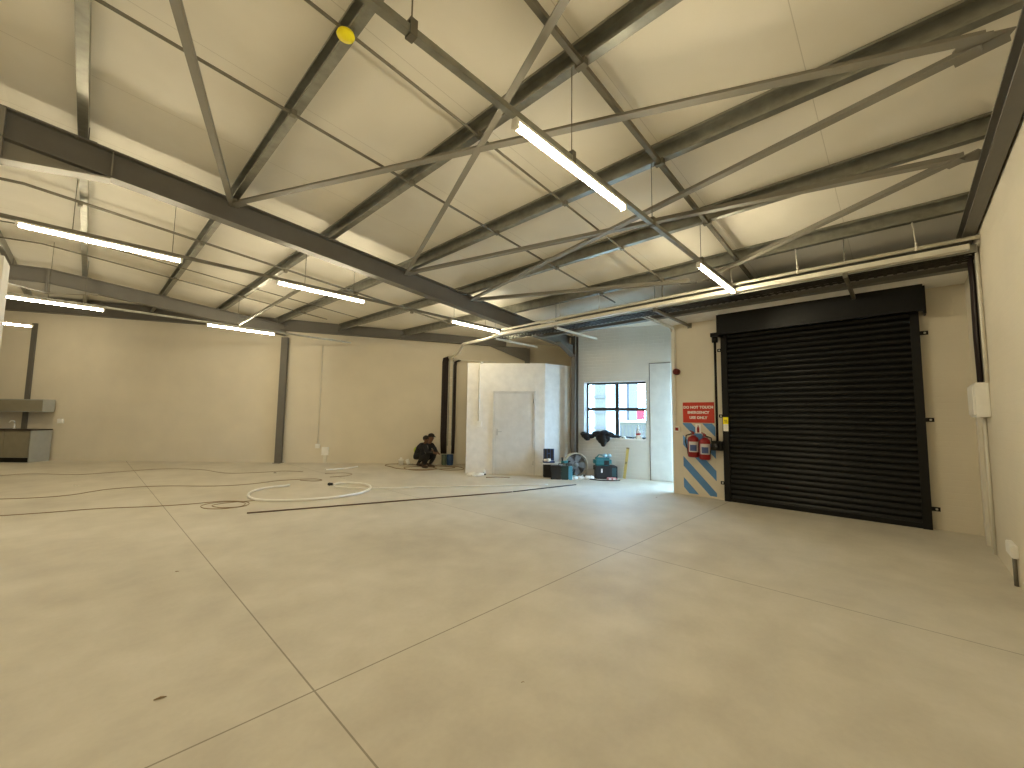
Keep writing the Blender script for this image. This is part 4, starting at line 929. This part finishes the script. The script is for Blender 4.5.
# back black box carrying the board
p = fp(543.3, 477.4)
t = thing('tool_box', 'black tool box under the white foam board', 'tool box', p)
k = MB(); k.obox(p, R2*0.34, F2*0.16, (0, 0, 0.315)); k.bevel(0.012, 2); sub(t, 'body', k, M_TBK)
k = MB(); k.obox(p+R2*0.12-F2*0.02+Vector((0, 0, 0.2)), R2*0.1, F2*0.018, (0, 0, 0.05)); sub(t, 'latch', k, M_RUBBER)
b0 = p-R2*0.06-F2*0.10+Vector((0, 0, 0.3165))
k = MB(); k.obox(b0, R2*0.50, F2*0.28, (0, 0, 0.03)); o = link('foam_board', k, M_FOAM, loc=b0); tag(o, 'thin white foam board lying across the back tool box', 'board', kind='thing')
# open case on the board
q = b0+R2*0.05+F2*0.05+Vector((0, 0, 0.0305))
t = thing('tool_case', 'open blue plastic tool case standing on the foam board', 'tool case', q)
k = MB(); k.obox(q, R2*0.28, F2*0.18, (0, 0, 0.045)); k.bevel(0.008, 1); sub(t, 'base_tray', k, M_TBLUE)
k = MB(); lid = q+F2*0.165+R2*0.02+Vector((0, 0, 0.046)); up = (Vector((0, 0, 1))+F2*0.1-R2*0.0).normalized()
k.obox(lid, R2*0.26, F2*0.035, up*0.28); k.bevel(0.008, 1); ld = sub(t, 'lid', k, M_TBLUE)
k = MB()
for (a, h0, w_, hh) in ((0.03, 0.03, 0.05, 0.24), (0.10, 0.05, 0.06, 0.10), (0.10, 0.18, 0.06, 0.10), (0.18, 0.04, 0.05, 0.22)):
    k.obox(lid-F2*0.006+R2*a+up*h0, R2*w_, F2*0.005, up*hh)
sub(ld, 'moulded_slots', k, M_RUBBER)
k = MB(); k.tube([q+R2*0.02-F2*0.0+Vector((0, 0, 0.065)), q+R2*0.18+F2*0.02+Vector((0, 0, 0.075))], 0.03, 8); k.blob(q+R2*0.12+Vector((0, 0, 0.07)), (0.06, 0.05, 0.04), 8, jit=.15); o = link('cleaning_rag', k, M_WHITE, loc=q+Vector((0, 0, 0.046))); tag(o, 'white rag bundled in the open tool case', 'rag', kind='thing')
# cordless drill in front of fan
q2 = fp(556.5, 478)+Vector((0, 0, 0.001))
# front black box with teal end
p = fp(550.6, 479.4)
t = thing('tool_box', 'black tool box with bright teal end, front of the pile', 'tool box', p)
axl = (R2*0.98-F2*0.12).normalized(); ax2 = Vector((-axl.y, axl.x, 0))
k = MB(); k.obox(p, axl*0.24, ax2*0.22, (0, 0, 0.315)); k.bevel(0.010, 2); sub(t, 'body', k, M_TBK)
k = MB(); k.obox(p+axl*0.2405, axl*0.17, ax2*0.22, (0, 0, 0.31)); k.bevel(0.010, 2); sub(t, 'dark_end', k, mat('toolbox_green', (22, 52, 52), 0.5))
k = MB(); k.obox(p+axl*0.4105, axl*0.09, ax2*0.22, (0, 0, 0.30)); k.bevel(0.010, 2); e_ = sub(t, 'teal_end', k, mat('toolbox_cyan', (86, 160, 184), 0.5)); e_['label'] = 'bright teal end panel'
k = MB(); k.tube([p+axl*0.18+ax2*0.11+Vector((0, 0, 0.316)), p+axl*0.18+ax2*0.11+Vector((0, 0, 0.35)), p+axl*0.36+ax2*0.11+Vector((0, 0, 0.35)), p+axl*0.36+ax2*0.11+Vector((0, 0, 0.312))], 0.012, 8); sub(t, 'handle', k, M_RUBBER)
q = p+axl*0.24+ax2*0.1+Vector((0, 0, 0.363))
t = thing('cordless_drill', 'dark cordless drill lying on the teal ended tool box', 'drill', q)
k = MB(); k.tube([q+Vector((0, 0, .03)), q+axl*0.16+Vector((0, 0, .045))], 0.032, 10); sub(t, 'motor_body', k, M_TTEAL)
k = MB(); k.tube([q+axl*0.16+Vector((0, 0, .045)), q+axl*0.22+Vector((0, 0, .05))], [0.028, 0.014], 10); sub(t, 'chuck', k, M_RUBBER)
k = MB(); k.tube([q+axl*0.03+Vector((0, 0, .05)), q+axl*0.02+Vector((0, 0, .14))], 0.02, 8); sub(t, 'grip', k, M_RUBBER)
# round fan leaning by the column
pf = fp(575.5, 477.4)
t = thing('floor_fan', 'big round grey drum fan with pale rim standing by the corner column', 'fan', pf)
ax = (ax0 := (-F2*0.97+R2*0.12).normalized()); sx_ = Vector((-ax.y, ax.x, 0)); cz = Vector((pf.x, pf.y, 0.335))
AX = (sx_, Vector((0, 0, 1)), ax)
k = MB(); k.lathe(cz-ax*0.10, [(0.305, 0), (0.325, 0.01), (0.325, 0.16), (0.318, 0.18), (0.298, 0.18), (0.295, 0.01)], 36, AX, cap=False); sub(t, 'drum', k, mat('fan_rim', (192, 186, 168), 0.45))
k = MB(); k.lathe(cz-ax*0.09, [(0.295, 0), (0.295, 0.004)], 30, AX); sub(t, 'back_plate', k, mat('fan_grey', (104, 106, 110), 0.6))
k = MB()
for i in range(5):
    a = 2*math.pi*i/5; r_ = sx_*math.cos(a)+Vector((0, 0, 1))*math.sin(a); tn = -sx_*math.sin(a)+Vector((0, 0, 1))*math.cos(a)
    k.poly([cz+r_*0.06-tn*0.03, cz+r_*0.265-tn*0.10, cz+r_*0.265+tn*0.08, cz+r_*0.06+tn*0.04], ax*0.012)
sub(t, 'blades', k, mat('fan_blade', (130, 132, 136), 0.5))
k = MB()
for r in (0.10, 0.17, 0.20, 0.25, 0.295): k.tube([cz+ax*0.075+(sx_*math.cos(a)+Vector((0, 0, 1))*math.sin(a))*r for a in [2*math.pi*i/28 for i in range(28)]], 0.0035, 5, close=True)
for i in range(12):
    a = 2*math.pi*i/12; r_ = sx_*math.cos(a)+Vector((0, 0, 1))*math.sin(a); k.tube([cz+ax*0.078+r_*0.05, cz+ax*0.078+r_*0.31], 0.003, 5)
k.lathe(cz+ax*0.075, [(0.06, 0), (0.06, 0.01)], 16, AX); sub(t, 'grille', k, mat('fan_wire', (150, 150, 148), 0.4, 0.5))
k = MB()
for sg in (1, -1): k.tube([cz+sx_*0.2*sg-Vector((0, 0, 0.25)), cz+sx_*0.28*sg-Vector((0, 0, 0.32))+ax*0.12, cz+sx_*0.28*sg-Vector((0, 0, 0.32))-ax*0.16], 0.014, 8)
sub(t, 'foot', k, M_GALVD)
t.scale = (0.9, 0.9, 0.9)
# box and scraps before the fan
p = fp(574, 478)
def small_box(name, p, w_, d_, h_, m, lab, cat, label_m=None):
    t = thing(name, lab, cat, p); k = MB(); k.obox(p, R2*w_, F2*d_, (0, 0, h_)); k.bevel(min(w_, d_, h_)*0.06, 1); sub(t, 'carton', k, m)
    if label_m: k = MB(); k.obox(p+R2*w_*0.2-F2*0.002+Vector((0, 0, h_*0.3)), R2*w_*0.5, F2*0.0018, (0, 0, h_*0.45)); sub(t, 'printed_label', k, label_m)
small_box('cardboard_box', fp(574.5, 477.3), 0.10, 0.09, 0.10, mat('cardboard', (176, 150, 122), 0.8), 'small brown cardboard box in front of the fan', 'box', M_LAB)
p = fp(586.5, 478)
t = thing('plastic_crate', 'low pale grey crate between fan and black crate', 'crate', p)
k = MB(); k.obox(p, R2*0.26, F2*0.2, (0, 0, 0.02))
for a, b_, c_ in ((p, R2*0.26, F2*0.012), (p+F2*0.188, R2*0.26, F2*0.012), (p, R2*0.012, F2*0.2), (p+R2*0.248, R2*0.012, F2*0.2)): k.obox(a+Vector((0, 0, 0.02)), b_, c_, (0, 0, 0.18))
sub(t, 'tub', k, mat('pale_grey_plastic', (176, 170, 164), 0.6))
k = MB(); k.obox(p-F2*0.012-R2*0.01+Vector((0, 0, 0.185)), R2*0.28, F2*0.012, (0, 0, 0.02)); sub(t, 'lip', k, mat('pale_grey_plastic', (176, 170, 164), 0.6))
for i, (a, b_, lab) in enumerate(((577, 479.3, 'white plastic sheet crumpled on the floor before the fan'), (586, 479.0, 'white cloth heap on the floor left of the black crate'))):
    c_ = fp(a, b_); k = MB()
    for j in range(7): k.blob(c_+R2*random.uniform(-.16, .16)+F2*random.uniform(-.06, .06)+Vector((0, 0, 0.03)), (random.uniform(.05, .09), random.uniform(.05, .08), random.uniform(.025, .055)), 9, jit=0.25)
    o = link('plastic_sheet', k, M_WHITE, loc=c_); tag(o, lab, 'cloth', kind='thing')
# black crate and teal bag
p = fp(595.6, 479.0)
t = thing('tool_crate', 'black tool crate on the floor below the window', 'tool crate', p)
k = MB(); k.obox(p, R2*0.52, F2*0.30, (0, 0, 0.30)); k.bevel(0.012, 2); sub(t, 'body', k, M_TBK)
k = MB(); k.obox(p+R2*0.39+F2*-0.004+Vector((0, 0, 0.06)), R2*0.1, F2*0.0035, (0, 0, 0.2)); sub(t, 'side_panel', k, mat('crate_teal', (40, 74, 80), 0.5))
k = MB(); k.obox(p+R2*0.13-F2*0.008+Vector((0, 0, 0.15)), R2*0.035, F2*0.0075, (0, 0, 0.09)); lt = sub(t, 'latch', k, M_WHITE); lt['label'] = 'white latch'
bz = p+Vector((0, 0, 0.301))
t = thing('tool_bag', 'teal tool bag resting on the black crate under the window', 'bag', bz)
k = MB(); k.obox(bz-R2*0.02+F2*0.03, R2*0.42, F2*0.24, (0, 0, 0.19)); k.bevel(0.05, 4); sub(t, 'body', k, M_TTEAL)
k = MB(); k.tube([bz+R2*0.02+F2*0.1+Vector((0, 0, .17)), bz+R2*0.10+F2*0.1+Vector((0, 0, .255)), bz+R2*0.24+F2*0.1+Vector((0, 0, .25)), bz+R2*0.33+F2*0.1+Vector((0, 0, .15))], 0.016, 8); sub(t, 'handle', k, M_TTEAL)
k = MB(); k.obox(bz+R2*0.21+F2*0.016+Vector((0, 0, 0.02)), R2*0.12, F2*0.02, (0, 0, 0.11)); k.bevel(0.006, 1); sub(t, 'front_pocket', k, M_TBK)
k = MB(); k.blob(bz+R2*0.24+F2*0.07+Vector((0, 0, 0.24)), (0.07, 0.06, 0.05), 9, jit=.2); k.blob(bz+R2*0.34+F2*0.07+Vector((0, 0, 0.235)), (0.05, 0.05, 0.05), 9, jit=.2); o = link('work_glove', k, mat('pale_blue_cloth', (150, 186, 206), 0.7), loc=bz+Vector((0.1, 0, .2))); tag(o, 'pale blue gloves lying on top of the teal bag', 'gloves', kind='thing')
p = fp(607.5, 480.2)
t = thing('parts_packet', 'red and white packet on the floor before the black crate', 'packet', p)
k = MB(); k.obox(p, R2*0.22, F2*0.1, (0, 0, 0.055)); k.bevel(0.012, 2); sub(t, 'sleeve', k, mat('packet_pink', (196, 126, 128), 0.5))
k = MB(); k.obox(p+R2*0.03-F2*0.003+Vector((0, 0, .012)), R2*0.06, F2*0.0028, (0, 0, 0.03)); k.obox(p+R2*0.13-F2*0.003+Vector((0, 0, .012)), R2*0.06, F2*0.0028, (0, 0, 0.03)); sub(t, 'printed_label', k, M_WHITE)
floor_line('power_cord', [(587, 478.5), (592, 479.3), (600, 480.2), (612, 480.4), (620, 480.3)], 0.012, M_RUBBER, 'black power cord along the floor before the black crate', 'cord')
# yellow spirit level leaning on the wall
pb = ww(1.04, 0.01, 0.14); pt = ww(0.97, 0.72, 0.03)
t = thing('spirit_level', 'yellow spirit level leaning upright on the wall under the window', 'spirit level', pb)
d = (pt-pb); k = MB(); k.ext([(-0.03, -0.012), (0.03, -0.012), (0.03, 0.012), (-0.03, 0.012)], pb, pt, up=WWN); sub(t, 'rail', k, mat('level_yellow', (206, 184, 112), 0.5))
k = MB(); k.ext([(-0.032, -0.014), (0.032, -0.014), (0.032, 0.014), (-0.032, 0.014)], pb+d*0.97, pb+d*1.02, up=WWN); sub(t, 'end_cap', k, M_BROWNCABLE)
k = MB(); k.ext([(-0.012, -0.0135), (0.012, -0.0135), (0.012, 0.0135), (-0.012, 0.0135)], pb+d*0.47, pb+d*0.55, up=WWN); sub(t, 'vial', k, M_TEAL)

# things on the window sill
def wl(s, z, n): return ww(s, z, n)
ZS = Z_W0+0.0045
k = MB(); M_JK = mat('black_cloth', (30, 30, 34), 0.85)
def lumps(k, seq, jit=0.12):
    for s, z, n, r in seq: k.blob(wl(s, z, n), r, 12, jit=jit)
lumps(k, [(1.55, ZS+0.10, -0.03, (.16, .14, .09)), (1.42, ZS+0.08, -0.02, (.14, .12, .07)), (1.72, ZS+0.09, -0.03, (.13, .15, .08)), (1.30, ZS+0.045, -0.02, (.10, .14, .04)), (1.18, ZS+0.035, -0.03, (.08, .10, .03)),
          (1.58, ZS-0.03, 0.07, (.08, .13, .13)), (1.56, ZS-0.09, 0.065, (.06, .09, .12)), (1.64, ZS+0.0, 0.06, (.07, .11, .10)), (1.48, ZS-0.02, 0.07, (.06, .1, .08)),
          (1.90, ZS+0.03, 0.01, (.08, .13, .06)), (2.02, ZS+0.06, 0.04, (.09, .12, .07)), (2.06, ZS+0.08, 0.075, (.06, .09, .06)), (2.02, ZS+0.03, 0.075, (.06, .09, .06)), (1.97, ZS-0.02, 0.06, (.05, .09, .06))])
o = link('black_jacket', k, M_JK, loc=wl(1.6, ZS, 0)); tag(o, 'black jacket draped over the left of the window sill', 'jacket', kind='thing')
t = thing('spray_bottle', 'white bottle with a cone nozzle and red label on the window sill', 'bottle', wl(0.735, ZS, -0.03))
c0 = wl(0.735, ZS, -0.03)
k = MB(); k.lathe(c0, [(0.05, 0), (0.055, 0.01), (0.055, 0.15), (0.045, 0.19), (0.025, 0.21)], 16); sub(t, 'body', k, M_WHITE)
k = MB(); k.lathe(c0+Vector((0, 0, 0.2105)), [(0.026, 0), (0.022, 0.03), (0.006, 0.12)], 12); sub(t, 'nozzle', k, M_WHITE)
k = MB(); k.lathe(c0+Vector((0, 0, 0.09)), [(0.0562, 0), (0.0562, 0.05)], 16, cap=False); sub(t, 'label', k, M_RED)
for s, w_, h_, m_, nm, lab in ((1.10, 0.14, 0.05, M_WHITE, 'parts_packet', 'white packet on the sill just right of the jacket'), (0.86, 0.17, 0.045, M_RUBBER, 'hand_tool', 'black hand tool lying on the sill left of the bottle'), (0.60, 0.05, 0.05, M_RUBBER, 'tape_roll', 'small dark tape roll at the right end of the sill')):
    c0 = wl(s, ZS, 0.0); t = thing(nm, lab, 'sill item', c0); k = MB()
    if nm == 'tape_roll': k.lathe(c0+Vector((0, 0, 0.0)), [(0.03, 0), (0.03, 0.04), (0.015, 0.04), (0.015, 0.002)], 16); sub(t, 'roll', k, m_)
    elif nm == 'hand_tool':
        k.tube([wl(s+0.08, ZS+0.02, 0), wl(s, ZS+0.022, 0), wl(s-0.04, ZS+0.02, 0.0)], 0.018, 8); sub(t, 'grip', k, m_)
        k = MB(); k.tube([wl(s-0.04, ZS+0.02, 0), wl(s-0.1, ZS+0.016, 0.01)], 0.009, 8); sub(t, 'blade', k, M_GALV)
    else:
        k.obox(wl(s-w_/2, ZS, -0.04), WWD*w_, WWN*0.08, (0, 0, h_)); k.bevel(0.01, 2); sub(t, 'wrapper', k, m_)
        k = MB(); k.obox(wl(s-0.03, ZS+0.012, 0.0405), WWD*0.05, WWN*0.002, (0, 0, 0.025)); sub(t, 'printed_label', k, M_RUBBER)
t = thing('paper_cup', 'white cup standing on the sill right of the bottle', 'cup', wl(0.66, ZS, 0.0))
k = MB(); k.lathe(wl(0.665, ZS, 0.0), [(0.022, 0), (0.03, 0.06), (0.028, 0.06), (0.02, 0.004)], 14); sub(t, 'wall', k, M_WHITE)

# scraps on the floor
c_ = fp(478, 476.0); k = MB()
for j in range(8): k.blob(c_+R2*random.uniform(-.22, .1)+F2*random.uniform(-.08, .08)+Vector((0, 0, 0.02)), (random.uniform(.08, .13), random.uniform(.06, .10), random.uniform(.03, .06)), 9, jit=.25)
o = link('plastic_sheet', k, M_WHITE, loc=c_); tag(o, 'white plastic sheet on the floor by the office corner', 'plastic', kind='thing')
p = fp(484, 474.9); t = thing('glue_tin', 'small white tin with dark foot beside the plastic by the office', 'tin', p)
k = MB(); k.lathe(p+Vector((0, 0, 0.03)), [(0.035, 0), (0.035, 0.08), (0.02, 0.09), (0.015, 0.11)], 12); sub(t, 'can', k, M_WHITE)
k = MB(); k.lathe(p, [(0.05, 0), (0.05, 0.029)], 12); sub(t, 'foot', k, M_RUBBER)
floor_line('wire_offcut', [(486, 477.4), (497, 477.0), (510, 477.3)], 0.01, M_BROWNCABLE, 'short dark wire offcut on the floor before the office door', 'wire')
for a, b_, l, ang, m_, lab in ((160, 699, 0.05, 0.6, M_BROWNCABLE, 'small curled brown scrap on the near left floor'), (74.5, 486, 0.06, 0.1, M_WHITE, 'left one of two white specks on the far left floor'), (77.8, 486, 0.05, 0.0, M_WHITE, 'right one of two white specks on the far left floor'),
                               (177, 572, 0.03, 0.3, M_BROWNCABLE, 'tiny dark chip on the left floor near the joint'), (275, 473, 0.07, 0.1, M_RUBBER, 'dark scrap on the floor before the wall post'), (288.5, 473, 0.05, 0.2, M_WHITE, 'white scrap on the floor before the wall post'), (523, 683, 0.02, 0.2, M_BROWNCABLE, 'tiny pebble on the middle of the near floor'), (656.5, 497.5, 0.03, 0.2, M_BROWNCABLE, 'dark pebble on the floor before the door recess')):
    p = fp(a, b_); k = MB(); dd = (R2*math.cos(ang)+F2*math.sin(ang))
    k.tube([p-dd*l/2+Vector((0, 0, 0.004)), p+Vector((0, 0, 0.006))+F2*l*0.05, p+dd*l/2+Vector((0, 0, 0.004))], [l*0.05, l*0.11, l*0.04], 6)
    o = link('floor_scrap', k, m_, loc=p); tag(o, lab, 'scrap', 'scraps on the floor', kind='thing')
